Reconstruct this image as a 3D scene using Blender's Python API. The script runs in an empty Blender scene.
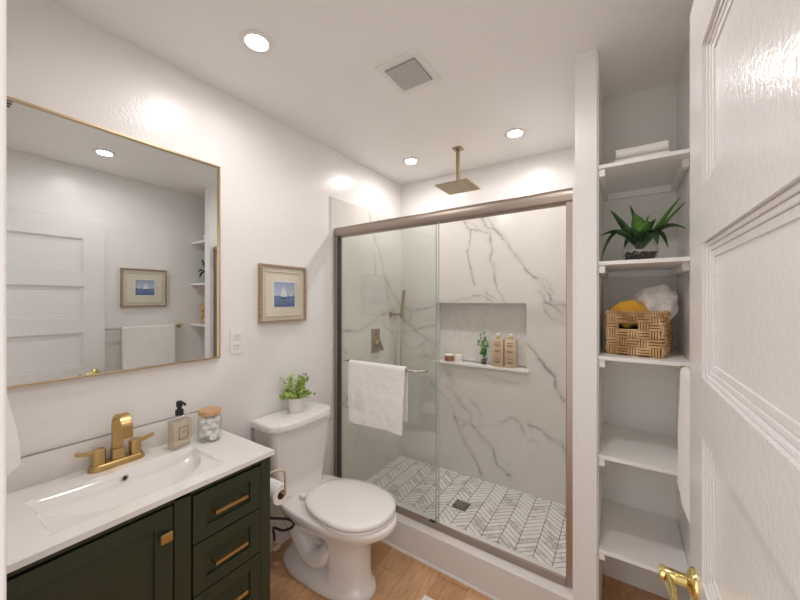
import bpy, bmesh, math, random
import numpy as np
from mathutils import Vector, Matrix, noise
random.seed(7)
S = bpy.context.scene
C = S.collection
PI = math.pi

# ------------------------------------------------------------------ camera
cam = bpy.data.objects.new('camera', bpy.data.cameras.new('camera'))
C.objects.link(cam); S.camera = cam
cam.location = (0, 0, 1.46)
cam.rotation_euler = (PI/2, 0, math.atan(219.6/335))
cam.data.sensor_width = 36
cam.data.lens = 335/800*36
cam.data.clip_start = .01
# ------------------------------------------------------------------ world, exposure
W = bpy.data.worlds.new('world'); S.world = W; W.use_nodes = True
W.node_tree.nodes['Background'].inputs[0].default_value = (1.0, .985, .975, 1)
W.node_tree.nodes['Background'].inputs[1].default_value = .85
S.view_settings.view_transform = 'Standard'
S.view_settings.look = 'None'
S.view_settings.gamma = 1
S.view_settings.exposure = 1.0
S.cycles.max_bounces = 14
S.cycles.diffuse_bounces = 8
S.cycles.transparent_max_bounces = 16
LAMP = 55.0          # radiance of the recessed lamps

BEAM_W = 1.35          # each recessed lamp throws most of its light downwards
for lx, ly in ((-1.245, .828), (-1.33, 2.18), (-.555, 2.18), (-.26, .85)):
    ld = bpy.data.lights.new('downlight_beam', 'AREA'); ld.energy = BEAM_W; ld.color = (1, .972, .95)
    ld.shape = 'DISK'; ld.size = .082; ld.spread = math.radians(160)
    lo = bpy.data.objects.new('downlight_beam', ld); C.objects.link(lo); lo.location = (lx, ly, 2.5135)

# ------------------------------------------------------------------ material helpers
def mat(name, col, rough=.5, metal=0, **kw):
    m = bpy.data.materials.new(name); m.use_nodes = True
    b = m.node_tree.nodes['Principled BSDF']
    b.inputs['Base Color'].default_value = (*col, 1)
    b.inputs['Roughness'].default_value = rough
    b.inputs['Metallic'].default_value = metal
    for k, v in kw.items():
        b.inputs[k.replace('_', ' ')].default_value = v
    return m

class N:
    """small node-building helper"""
    def __init__(s, m):
        s.m = m; s.t = m.node_tree; s.b = s.t.nodes.get('Principled BSDF')
    def new(s, typ, **kw):
        n = s.t.nodes.new(typ)
        for k, v in kw.items(): setattr(n, k, v)
        return n
    def link(s, a, b): s.t.links.new(a, b)
    def math(s, op, a, b=None, c=None):
        n = s.new('ShaderNodeMath', operation=op)
        for i, v in enumerate((a, b, c)):
            if v is None: continue
            if isinstance(v, (int, float)): n.inputs[i].default_value = v
            else: s.link(v, n.inputs[i])
        return n.outputs[0]
    def pos(s):
        return s.new('ShaderNodeTexCoord').outputs['Object']
    def noise(s, scale, detail=3, vec=None, rough=.5, stretch=None):
        n = s.new('ShaderNodeTexNoise'); n.inputs['Scale'].default_value = scale
        n.inputs['Detail'].default_value = detail; n.inputs['Roughness'].default_value = rough
        v = vec if vec is not None else s.pos()
        if stretch:
            mp = s.new('ShaderNodeMapping'); mp.inputs['Scale'].default_value = stretch
            s.link(v, mp.inputs[0]); v = mp.outputs[0]
        s.link(v, n.inputs['Vector'])
        return n.outputs['Fac']
    def ramp(s, fac, stops):
        r = s.new('ShaderNodeValToRGB')
        while len(r.color_ramp.elements) < len(stops): r.color_ramp.elements.new(.5)
        for e, (p, c) in zip(r.color_ramp.elements, stops):
            e.position = p; e.color = (*c, 1)
        s.link(fac, r.inputs[0]); return r.outputs[0]
    def mix(s, fac, a, b):
        n = s.new('ShaderNodeMix', data_type='RGBA')
        for sock, v in ((n.inputs[0], fac), (n.inputs[6], a), (n.inputs[7], b)):
            if isinstance(v, (int, float)): sock.default_value = v
            elif isinstance(v, tuple): sock.default_value = (*v, 1)
            else: s.link(v, sock)
        return n.outputs[2]
    def color(s, out): s.link(out, s.b.inputs['Base Color'])
    def bump(s, h, strength=.2, dist=.002):
        b = s.new('ShaderNodeBump'); b.inputs['Strength'].default_value = strength
        b.inputs['Distance'].default_value = dist
        s.link(h, b.inputs['Height']); s.link(b.outputs[0], s.b.inputs['Normal'])

def wallmat(name, col, rough, bs=.25, sc=38):
    m = mat(name, col, rough); n = N(m)
    n.bump(n.noise(sc, 4, rough=.6), bs, .004)
    n.b.inputs['Specular IOR Level'].default_value = .32
    return m

def fabric(name, col, scale=260, strength=.6, rough=.95):
    m = mat(name, col, rough); n = N(m)
    n.bump(n.math('ADD', n.noise(scale, 2), n.math('MULTIPLY', n.noise(16, 5, rough=.65), 4.0)), strength, .004)
    m.node_tree.nodes['Principled BSDF'].inputs['Sheen Weight'].default_value = .3
    return m

def metal(name, col, rough):
    m = mat(name, col, rough, 1); n = N(m)
    n.bump(n.noise(90, 2, stretch=(1, 1, 12)), .05, .001)
    return m

M = {}
M['wall'] = wallmat('glossy_wall_paint', (.83, .81, .80), .17, .42, 80)
M['ceiling'] = wallmat('ceiling_paint', (.87, .855, .845), .5, .05)
M['door'] = wallmat('glossy_door_paint', (.735, .71, .70), .20, .24, 85)
M['shelf'] = wallmat('shelf_paint', (.88, .865, .85), .4, .05)
M['closet'] = wallmat('closet_paint', (.80, .785, .75), .5, .05)
M['trim'] = wallmat('trim_paint', (.82, .79, .775), .3, .05)
M['green'] = mat('dark_green_paint', (.027, .037, .019), .38)
M['brass'] = metal('brushed_gold', (.57, .39, .165), .3)
M['doorbrass'] = metal('polished_brass', (.72, .58, .24), .18)
M['bronze'] = metal('brushed_champagne', (.40, .335, .29), .40)
M['shbrass'] = metal('champagne_bronze', (.42, .33, .22), .38)
M['frame_gold'] = metal('thin_gold_frame', (.64, .49, .32), .32)
M['chrome'] = metal('satin_chrome', (.72, .69, .65), .18)
M['nickel'] = metal('satin_nickel', (.66, .58, .50), .28)
M['porcelain'] = mat('porcelain', (.80, .765, .745), .08, Coat_Weight=.5)
M['sink'] = mat('sink_ceramic', (.84, .82, .80), .10, Coat_Weight=.5)
M['seat'] = mat('seat_plastic', (.83, .795, .78), .14)
M['splash'] = mat('backsplash_ceramic', (.76, .735, .715), .2)
M['white'] = mat('white_plastic', (.82, .80, .78), .35)
M['dark'] = mat('dark_plastic', (.03, .028, .026), .4)
M['black'] = mat('black_plastic', (.012, .011, .011), .3)
M['towel'] = fabric('white_terry', (.86, .84, .81))
M['cotton'] = fabric('cotton', (.9, .89, .87), 120, .4)
M['hose'] = mat('braided_hose', (.055, .03, .028), .35, .3)
M['paper'] = fabric('toilet_paper', (.85, .83, .81), 60, .1)
M['cardboard'] = mat('cardboard', (.22, .11, .06), .8)
M['mirror'] = mat('mirror_glass', (.77, .80, .80), .0, 1)
M['pot'] = mat('pot_ceramic', (.76, .735, .73), .5)
M['soil'] = mat('soil', (.03, .02, .014), .9)
M['yellow'] = fabric('yellow_sponge', (.72, .37, .03), 70, 1.0)
M['fluff'] = fabric('white_net_sponge', (.88, .86, .84), 90, .9)
M['tan'] = mat('tan_bottle', (.58, .44, .31), .35)
M['tanlabel'] = mat('label_ink', (.22, .12, .06), .6)
M['tancap'] = mat('pump_cap', (.85, .8, .72), .3)
M['copper'] = mat('copper_tin', (.42, .19, .11), .35, .6)
M['mat_board'] = mat('cream_mat_board', (.66, .61, .51), .8)
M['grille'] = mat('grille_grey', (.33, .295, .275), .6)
M['amber'] = mat('pale_amber_soap', (.95, .84, .70), .05, Transmission_Weight=.8, IOR=1.4)
M['stone'] = mat('dark_pebbles', (.045, .022, .018), .35)
M['drain'] = metal('drain_steel', (.20, .19, .19), .4)
M['print_sky'] = None

# wooden picture frame
m = M['frame_wood'] = mat('driftwood_frame', (.36, .25, .18), .5); n = N(m)
n.color(n.ramp(n.noise(30, 4, stretch=(1, 1, 6)), [(.3, (.27, .185, .13)), (.7, (.44, .32, .235))]))
m = M['lidwood'] = mat('bamboo_lid', (.55, .32, .15), .45); n = N(m)
n.color(n.ramp(n.noise(40, 4, stretch=(1, 8, 1)), [(.3, (.45, .25, .11)), (.7, (.66, .41, .21))]))
# wooden floor: planks along Y
m = M['floor'] = mat('oak_floor', (.4, .25, .14), .38); n = N(m)
sep = n.new('ShaderNodeSeparateXYZ'); n.link(n.pos(), sep.inputs[0])
px = n.math('DIVIDE', sep.outputs[0], .16); pc = n.math('FLOOR', px); pf = n.math('FRACT', px)
wn = n.new('ShaderNodeTexWhiteNoise', noise_dimensions='1D'); n.link(pc, wn.inputs['W'])
py = n.math('ADD', n.math('DIVIDE', sep.outputs[1], 1.1), wn.outputs['Value'])
wn2 = n.new('ShaderNodeTexWhiteNoise', noise_dimensions='2D')
cb = n.new('ShaderNodeCombineXYZ'); n.link(pc, cb.inputs[0]); n.link(n.math('FLOOR', py), cb.inputs[1]); n.link(cb.outputs[0], wn2.inputs['Vector'])
grain = n.noise(9, 6, rough=.62, stretch=(9, 1.2, 1))
base = n.ramp(grain, [(.25, (.42, .225, .11)), (.5, (.57, .335, .18)), (.75, (.66, .425, .25))])
tint = n.ramp(wn2.outputs['Value'], [(0, (.80, .70, .64)), (.6, (1, 1, 1)), (1, (1.0, .88, .78))])
mul = n.new('ShaderNodeMix', data_type='RGBA', blend_type='MULTIPLY'); mul.inputs[0].default_value = 1
n.link(base, mul.inputs[6]); n.link(tint, mul.inputs[7])
seam = n.math('MAXIMUM', n.math('LESS_THAN', pf, .012), n.math('LESS_THAN', n.math('FRACT', py), .002))
n.color(n.mix(seam, mul.outputs[2], (.24, .13, .07)))
n.bump(grain, .1, .001)
# vein marble: the veins are a mesh attribute, fine tone variation is procedural
def marble(name, light, vein):
    m = mat(name, light, .16); n = N(m)
    a = n.new('ShaderNodeAttribute', attribute_name='vein')
    cloud = n.noise(3.5, 5, rough=.6)
    base = n.ramp(cloud, [(.3, light), (.75, tuple(c*.93 for c in light))])
    n.color(n.mix(a.outputs['Fac'], base, vein))
    return m
M['marble'] = marble('veined_marble', (.69, .66, .615), (.25, .235, .22))
m = M['sillmarble'] = mat('white_marble_sill', (.78, .75, .72), .2); n = N(m)
n.color(n.ramp(n.noise(9, 7, rough=.7), [(.45, (.80, .77, .74)), (.5, (.72, .70, .67)), (.55, (.79, .76, .73))]))
m = M['curbmarble'] = mat('curb_marble', (.70, .66, .63), .3); n = N(m)
n.color(n.ramp(n.noise(4, 7, rough=.6), [(.47, (.70, .665, .635)), (.5, (.67, .635, .605)), (.53, (.70, .665, .635))]))
m = M['nichemarble'] = mat('niche_marble', (.66, .63, .6), .25); n = N(m)
n.color(n.ramp(n.noise(5, 7, rough=.65), [(.455, (.70, .67, .635)), (.49, (.635, .61, .58)), (.52, (.70, .67, .635))]))
# white tank lid, faint reflection of the marble painted into its colour
m = M['lidreflection'] = mat('tank_lid_painted_reflection', (.8, .77, .75), .1); n = N(m)
n.color(n.ramp(n.noise(8, 6, rough=.6), [(.46, (.83, .80, .785)), (.5, (.76, .73, .72)), (.54, (.83, .80, .785))]))
# chevron mosaic
m = M['chevron'] = mat('chevron_mosaic', (.7, .7, .68), .35); n = N(m)
sep = n.new('ShaderNodeSeparateXYZ'); n.link(n.pos(), sep.inputs[0])
u = n.math('DIVIDE', n.math('ADD', sep.outputs[0], 2.705), .1)
col = n.math('FLOOR', u); f = n.math('FRACT', u)
odd = n.math('FLOORED_MODULO', col, 2.0)        # 1 on odd columns
tt = n.math('ABSOLUTE', n.math('SUBTRACT', n.math('SUBTRACT', 1.0, odd), f))  # odd: f, even: 1-f
v = n.math('DIVIDE', n.math('ADD', sep.outputs[1], n.math('MULTIPLY', tt, .084)), .042)
vf = n.math('FRACT', v); vi = n.math('FLOOR', v)
g = n.math('MAXIMUM', n.math('LESS_THAN', f, .045), n.math('LESS_THAN', vf, .11))
cb = n.new('ShaderNodeCombineXYZ'); n.link(col, cb.inputs[0]); n.link(vi, cb.inputs[1])
wn = n.new('ShaderNodeTexWhiteNoise', noise_dimensions='2D'); n.link(cb.outputs[0], wn.inputs['Vector'])
vein = n.noise(16, 6, rough=.7)
k = n.math('ADD', n.math('MULTIPLY', wn.outputs['Value'], .22), n.math('MULTIPLY', vein, .9))
tile = n.ramp(k, [(.35, (.80, .78, .74)), (.62, (.72, .69, .65)), (.70, (.46, .43, .40)), (.78, (.70, .67, .63))])
n.color(n.mix(g, tile, (.15, .135, .12)))
# shower glass: thin pane, slightly green, reflecting by Fresnel
def pane(name, col, rough=0.0, refl=.035):
    m = bpy.data.materials.new(name); m.use_nodes = True; t = m.node_tree
    t.nodes.clear()
    o = t.nodes.new('ShaderNodeOutputMaterial'); mx = t.nodes.new('ShaderNodeMixShader')
    tr = t.nodes.new('ShaderNodeBsdfTransparent'); tr.inputs[0].default_value = (*col, 1)
    gl = t.nodes.new('ShaderNodeBsdfGlossy'); gl.inputs['Roughness'].default_value = rough
    lw = t.nodes.new('ShaderNodeLayerWeight'); lw.inputs['Blend'].default_value = .5
    pw = t.nodes.new('ShaderNodeMath'); pw.operation = 'POWER'; pw.inputs[1].default_value = 5
    ma = t.nodes.new('ShaderNodeMath'); ma.operation = 'MULTIPLY_ADD'; ma.inputs[1].default_value = .9; ma.inputs[2].default_value = refl
    t.links.new(lw.outputs['Facing'], pw.inputs[0]); t.links.new(pw.outputs[0], ma.inputs[0])
    t.links.new(ma.outputs[0], mx.inputs[0]); t.links.new(tr.outputs[0], mx.inputs[1])
    t.links.new(gl.outputs[0], mx.inputs[2]); t.links.new(mx.outputs[0], o.inputs[0])
    return m
M['glass'] = pane('shower_glass', (.976, .987, .981), 0, .042)
M['clear'] = pane('clear_glass', (.985, .988, .985))
M['glassedge'] = mat('glass_edge_green', (.42, .46, .43), .15)
# lamp
m = M['lamp'] = bpy.data.materials.new('lamp_light'); m.use_nodes = True; t = m.node_tree; t.nodes.clear()
e = t.nodes.new('ShaderNodeEmission'); e.inputs[0].default_value = (1, .968, .94, 1); e.inputs[1].default_value = LAMP
o = t.nodes.new('ShaderNodeOutputMaterial'); t.links.new(e.outputs[0], o.inputs[0])
# leaves
def leafmat(name, a, b, scale=25):
    m = mat(name, a, .4); n = N(m); n.color(n.ramp(n.noise(scale, 3), [(.35, a), (.65, b)])); return m
M['leaf_light'] = leafmat('fresh_leaves', (.16, .28, .035), (.56, .68, .20), 70)
M['leaf_dark'] = leafmat('dark_leaves', (.012, .035, .010), (.035, .095, .02), 14)
M['leaf_mid'] = leafmat('mid_leaves', (.045, .14, .022), (.13, .30, .05), 14)
M['wicker'] = mat('wicker', (.45, .27, .12), .7); n = N(M['wicker'])
n.color(n.ramp(n.noise(16, 3), [(.3, (.38, .20, .08)), (.5, (.60, .38, .19)), (.7, (.78, .57, .34))]))
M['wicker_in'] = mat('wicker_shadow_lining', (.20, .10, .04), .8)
# seascape print (generic sky over sea)
m = M['print'] = mat('seascape_print', (.3, .4, .6), .5); n = N(m)
sep = n.new('ShaderNodeSeparateXYZ'); n.link(n.new('ShaderNodeTexCoord').outputs['Generated'], sep.inputs[0])
zz = n.math('ADD', sep.outputs[2], n.math('MULTIPLY', n.math('SUBTRACT', n.noise(40, 3, stretch=(1, 1, 4)), .5), .10))
n.color(n.ramp(zz, [(0, (.09, .13, .25)), (.30, (.15, .22, .38)), (.42, (.10, .17, .33)), (.48, (.46, .50, .60)), (.75, (.38, .43, .57)), (1, (.27, .33, .48))]))
M['ink_white'] = mat('sail_paint', (.72, .74, .78), .6)
M['ink_dark'] = mat('hull_paint', (.09, .10, .17), .6)

# ------------------------------------------------------------------ geometry helpers
ORG = {}
def tag(o, label=None, cat=None, group=None, kind=None):
    if label: o['label'] = label
    if cat: o['category'] = cat
    if group: o['group'] = group
    if kind: o['kind'] = kind
    return o
def thing(name, loc, label, cat, group=None):
    o = bpy.data.objects.new(name, None); C.objects.link(o); o.empty_display_size = .05
    o.location = loc; ORG[o.name] = Vector(loc)
    return tag(o, label, cat, group)
def dup(root, loc, label=None, rotz=None):
    r = root.copy(); C.objects.link(r); r.location = loc
    if rotz is not None: r.rotation_euler = (0, 0, rotz)
    if label: r['label'] = label
    for ch in list(root.children):
        c = ch.copy(); C.objects.link(c); c.parent = r
        for g in ch.children:
            d = g.copy(); C.objects.link(d); d.parent = c
    return r

class B:
    def __init__(s): s.bm = bmesh.new()
    def box(s, x0, x1, y0, y1, z0, z1, bev=0, seg=2):
        r = bmesh.ops.create_cube(s.bm, size=1)
        vs = r['verts']
        for v in vs:
            v.co = Vector(((x0+x1)/2+v.co.x*(x1-x0), (y0+y1)/2+v.co.y*(y1-y0), (z0+z1)/2+v.co.z*(z1-z0)))
        if bev:
            es = list({e for v in vs for e in v.link_edges})
            bmesh.ops.bevel(s.bm, geom=es, offset=bev, segments=seg, affect='EDGES', profile=.5)
        return s
    def prism(s, pts, z0, z1):
        """vertical prism from xy outline"""
        a = [s.bm.verts.new((x, y, z0)) for x, y in pts]; b = [s.bm.verts.new((x, y, z1)) for x, y in pts]
        s.bm.faces.new(a); s.bm.faces.new(b); k = len(pts)
        for i in range(k): s.bm.faces.new((a[i], a[(i+1) % k], b[(i+1) % k], b[i]))
        return s
    def loft(s, rings, cap0=True, cap1=True, close=True):
        rs = [[s.bm.verts.new(p) for p in r] for r in rings]; k = len(rs[0])
        for a, b in zip(rs, rs[1:]):
            for i in range(k if close else k-1):
                s.bm.faces.new((a[i], a[(i+1) % k], b[(i+1) % k], b[i]))
        if cap0: s.bm.faces.new(rs[0][::-1])
        if cap1: s.bm.faces.new(rs[-1])
        return s
    def tube(s, path, r, seg=12, flat=None, cap=True, up=None):
        """round tube (or flat=(w,h) rectangular section) along a path"""
        path = [Vector(p) for p in path]; k = len(path); rings = []
        prev = None
        for i, p in enumerate(path):
            t = (path[min(i+1, k-1)]-path[max(i-1, 0)]).normalized()
            if prev is None:
                u = Vector(up) if up else (Vector((0, 0, 1)) if abs(t.z) < .9 else Vector((1, 0, 0)))
            else: u = prev
            u = (u-t*u.dot(t)).normalized(); prev = u; w = t.cross(u)
            rr = r[i] if isinstance(r, (list, tuple)) else r
            if flat:
                a, b = flat; cs = [(a, b), (-a, b), (-a, -b), (a, -b)]
                rings.append([p+w*x/2+u*y/2 for x, y in cs])
            else:
                rings.append([p+(w*math.cos(2*PI*j/seg)+u*math.sin(2*PI*j/seg))*rr for j in range(seg)])
        return s.loft(rings, cap, cap)
    def lathe(s, prof, c, seg=32, ax='z'):
        rings = []
        for r, h in prof:
            ring = []
            for j in range(seg):
                a = 2*PI*j/seg; q = (max(r, 1e-4)*math.cos(a), max(r, 1e-4)*math.sin(a), h)
                if ax == 'x': q = (q[2], q[0], q[1])
                if ax == 'y': q = (q[0], q[2], q[1])
                ring.append((c[0]+q[0], c[1]+q[1], c[2]+q[2]))
            rings.append(ring)
        return s.loft(rings)
    def ball(s, c, r, sc=(1, 1, 1), sub=2, rough=0, rot=0):
        ret = bmesh.ops.create_icosphere(s.bm, subdivisions=sub, radius=1)
        R = Matrix.Rotation(rot, 3, 'Z')
        for v in ret['verts']:
            k = 1+rough*noise.noise(v.co*2+Vector(c)*50)
            v.co = Vector(c)+R @ Vector((v.co.x*sc[0], v.co.y*sc[1], v.co.z*sc[2]))*r*k
        return s
    def obj(s, name, m, parent=None, org=None, smooth=None, bev=0, label=None):
        bmesh.ops.recalc_face_normals(s.bm, faces=s.bm.faces[:])
        base = Vector(org) if org else (ORG[parent.name] if parent else Vector((0, 0, 0)))
        bmesh.ops.translate(s.bm, verts=s.bm.verts[:], vec=-base)
        me = bpy.data.meshes.new(name); s.bm.to_mesh(me); s.bm.free()
        me.materials.append(M[m] if isinstance(m, str) else m)
        o = bpy.data.objects.new(name, me); C.objects.link(o)
        if parent: o.parent = parent
        else: o.location = base
        ORG[o.name] = base.copy()
        if smooth is not None:
            me.polygons.foreach_set('use_smooth', [True]*len(me.polygons))
            if smooth < 180: me.set_sharp_from_angle(angle=math.radians(smooth))
        if bev:
            md = o.modifiers.new('bevel', 'BEVEL'); md.width = bev; md.segments = 2; md.limit_method = 'ANGLE'
        if label: o['label'] = label
        return o

def struct(name, b, m, **kw):
    return tag(b.obj(name, m, **kw), kind='structure')

def arc(c, r, a0, a1, n, plane='xz'):
    out = []
    for i in range(n+1):
        a = a0+(a1-a0)*i/n; p, q = r*math.cos(a), r*math.sin(a)
        out.append({'xz': (c[0]+p, c[1], c[2]+q), 'yz': (c[0], c[1]+p, c[2]+q), 'xy': (c[0]+p, c[1]+q, c[2])}[plane])
    return out

XL, XR, YB, H = -1.69, .23, 2.585, 2.52
YF = .06        # inner face of the wall with the doorway
# ================================================================== THE SETTING
struct('floor', B().box(XL-.1, XR+.1, -1.3, 2.75, -.05, 0), 'floor')
struct('ceiling', B().box(XL-.1, XR+.1, YF-.12, 2.75, H, H+.05), 'ceiling')
struct('wall_left', B().box(XL-.1, XL, YF-.12, 2.75, 0, H), 'wall')
struct('wall_right', B().box(XR, XR+.1, YF-.12, 2.75, 0, H), 'wall')
b = B(); b.box(XL, -.08, 2.70, 2.75, 0, H); b.box(XL, -.163, YB+.008, 2.70, 2.18, H)
b.box(XL, -.163, YB+.008, 2.70, 0, .9)
struct('wall_back', b, 'wall')
struct('wall_closet_back', B().box(-.08, XR, 2.085, 2.2, 0, H), 'closet')
struct('wall_partition', B().box(-.163, -.08, 1.635, 2.70, 0, H), 'wall')
struct('wall_closet_side', B().box(-.08, -.074, 1.655, 2.085, 0, H), 'closet')
# doorway wall
DX0, DX1 = -.645, .168
b = B(); b.box(XL, DX0, YF-.12, YF, 0, H); b.box(DX1, XR, YF-.12, YF, 0, H); b.box(DX0, DX1, YF-.12, YF, 2.12, H)
struct('wall_front', b, 'wall')
b = B(); b.box(DX0-.07, DX0+.012, YF, YF+.02, 0, 2.19); b.box(DX0, DX0+.015, YF-.12, YF, 0, 2.12)
b.box(DX1-.01, DX1+.055, YF, YF+.02, 0, 2.19); b.box(DX0-.07, DX1+.055, YF, YF+.02, 2.11, 2.19)
struct('trim_1', b, 'trim', bev=.003)
# narrow bead between the shower frame and the partition
struct('trim_2', B().box(-.171, -.163, 1.632, 1.66, .17, 1.955), 'trim')

# ---- marble panels with traced veins
BV=[(6,0.8,[(-0.965,2.173),(-0.911,2.105),(-0.873,2.026),(-0.835,2.029),(-0.769,1.964),(-0.741,1.918),(-0.705,1.864),(-0.663,1.804),(-0.609,1.73),(-0.556,1.665),(-0.497,1.614),(-0.465,1.559),(-0.415,1.491),(-0.403,1.458)]),(4,0.6,[(-0.88,2.116),(-0.821,2.035),(-0.769,1.971),(-0.726,1.938),(-0.705,1.878)]),(4,0.6,[(-0.497,1.614),(-0.446,1.606),(-0.421,1.558),(-0.397,1.504)]),(3,0.5,[(-0.478,1.546),(-0.44,1.505),(-0.465,1.451),(-0.434,1.388)]),(3,0.5,[(-0.397,1.504),(-0.415,1.444),(-0.354,1.451),(-0.313,1.425),(-0.272,1.4)]),(5,0.7,[(-1.061,2.098),(-1.029,2.037),(-0.942,2.012),(-0.85,1.991)]),(3,0.5,[(-1.053,2.101),(-0.989,2.073),(-0.919,2.009)]),(4,0.7,[(-1.005,2.019),(-1.016,1.937),(-1.032,1.87),(-1.024,1.8),(-1.001,1.723),(-0.992,1.647),(-0.976,1.586)]),(5,0.8,[(-0.853,2.002),(-0.843,1.92),(-0.831,1.838),(-0.85,1.777),(-0.824,1.699),(-0.806,1.611),(-0.788,1.537),(-0.759,1.479),(-0.741,1.436)]),(4,0.5,[(-1.345,1.4),(-1.238,1.441),(-1.069,1.473),(-0.957,1.498),(-0.88,1.494),(-0.835,1.45)]),(3,0.5,[(-0.88,1.527),(-0.835,1.48),(-0.798,1.45)]),(6,0.6,[(-0.482,1.518),(-0.442,1.446),(-0.382,1.418),(-0.35,1.376),(-0.306,1.356)]),(5,0.6,[(-0.382,1.432),(-0.331,1.432),(-0.293,1.405)]),(4,0.6,[(-0.448,1.388),(-0.409,1.339),(-0.35,1.298),(-0.3,1.266)]),(6,0.7,[(-0.568,1.132),(-0.516,1.08),(-0.462,1.013),(-0.415,0.961),(-0.382,0.922),(-0.376,0.852),(-0.357,0.799),(-0.325,0.755)]),(6,0.7,[(-0.492,1.033),(-0.437,0.971),(-0.384,0.911),(-0.376,0.838),(-0.346,0.785),(-0.302,0.738)]),(3,0.4,[(-1.226,0.893),(-0.998,0.899),(-0.845,0.853),(-0.718,0.833),(-0.632,0.836)]),(4,0.7,[(-1.243,0.901),(-1.194,0.838),(-1.141,0.747)]),(4,0.7,[(-1.243,0.872),(-1.204,0.807),(-1.172,0.743)]),(5,0.7,[(-1.215,0.727),(-1.151,0.668),(-1.079,0.593),(-1.018,0.528),(-1.008,0.473),(-0.94,0.388)]),(3,0.5,[(-1.382,0.764),(-1.281,0.678),(-1.183,0.555),(-1.13,0.477),(-1.038,0.461),(-1.008,0.478)]),(5,0.8,[(-1.141,0.485),(-1.11,0.385),(-1.058,0.281),(-0.979,0.187),(-0.94,0.123),(-0.917,0.055)]),(4,0.6,[(-1.038,0.461),(-1.12,0.402)]),(6,0.8,[(-0.94,0.388),(-0.864,0.336),(-0.817,0.284),(-0.799,0.198),(-0.718,0.13),(-0.692,0.129)]),(3,0.4,[(-0.827,0.263),(-0.754,0.228),(-0.71,0.195)]),(4,0.7,[(-1.018,0.647),(-0.959,0.604),(-0.934,0.538)]),(2,0.35,[(-0.979,0.441),(-0.882,0.47),(-0.772,0.493),(-0.684,0.573),(-0.607,0.518)]),(4,0.7,[(-0.772,0.511),(-0.684,0.576),(-0.641,0.555),(-0.607,0.518),(-0.598,0.476)]),(5,0.8,[(-0.557,0.54),(-0.5,0.535),(-0.422,0.481),(-0.346,0.449),(-0.316,0.416),(-0.302,0.354)]),(3,0.6,[(-0.574,0.413),(-0.533,0.439),(-0.492,0.418)]),(5,0.7,[(-1.7,1.372),(-1.618,1.38),(-1.578,1.347),(-1.578,1.293),(-1.602,1.258)]),(5,0.7,[(-1.602,1.346),(-1.492,1.375),(-1.401,1.39),(-1.342,1.41)]),(7,0.8,[(-1.708,1.31),(-1.634,1.264),(-1.554,1.219),(-1.508,1.168),(-1.431,1.126),(-1.357,1.091),(-1.299,1.031)]),(5,0.6,[(-1.7,1.199),(-1.618,1.169),(-1.523,1.198),(-1.431,1.225),(-1.328,1.251)]),(5,0.6,[(-1.461,1.057),(-1.431,1.106),(-1.372,1.064),(-1.335,0.976),(-1.357,0.935)]),(3,0.4,[(-1.7,1.15),(-1.634,1.044),(-1.554,1.023),(-1.461,1.057)]),(4,0.5,[(-1.492,0.922),(-1.431,0.98),(-1.372,0.96)]),(3,0.4,[(-1.382,0.734),(-1.301,0.673),(-1.238,0.619)]),(3,0.4,[(-1.658,0.268),(-1.586,0.314)])]
LV=[(4,0.7,[(2.105,2.167),(2.124,2.104),(2.159,2.002),(2.197,1.94),(2.243,1.877),(2.278,1.769),(2.326,1.645),(2.413,1.548),(2.519,1.46),(2.574,1.384)]),(3,0.5,[(2.208,2.162),(2.254,2.102),(2.236,1.96)]),(3,0.5,[(2.175,1.841),(2.197,1.762),(2.204,1.68)]),(3,0.5,[(2.326,1.645),(2.326,1.546),(2.375,1.46),(2.439,1.401)]),(8,0.6,[(1.754,1.251),(1.816,1.236),(1.932,1.229),(2.02,1.228),(2.133,1.274),(2.234,1.312),(2.341,1.346),(2.455,1.376)]),(4,0.5,[(2.255,1.292),(2.341,1.224),(2.408,1.18),(2.527,1.156)]),(6,0.5,[(1.785,1.121),(1.848,1.07),(1.816,1.036)]),(4,0.6,[(1.809,0.782),(1.854,0.735),(1.809,0.71),(1.863,0.665)]),(3,0.4,[(2.006,0.465),(1.957,0.392),(1.937,0.348)]),(3,0.5,[(1.724,1.507),(1.757,1.46)])]

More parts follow.
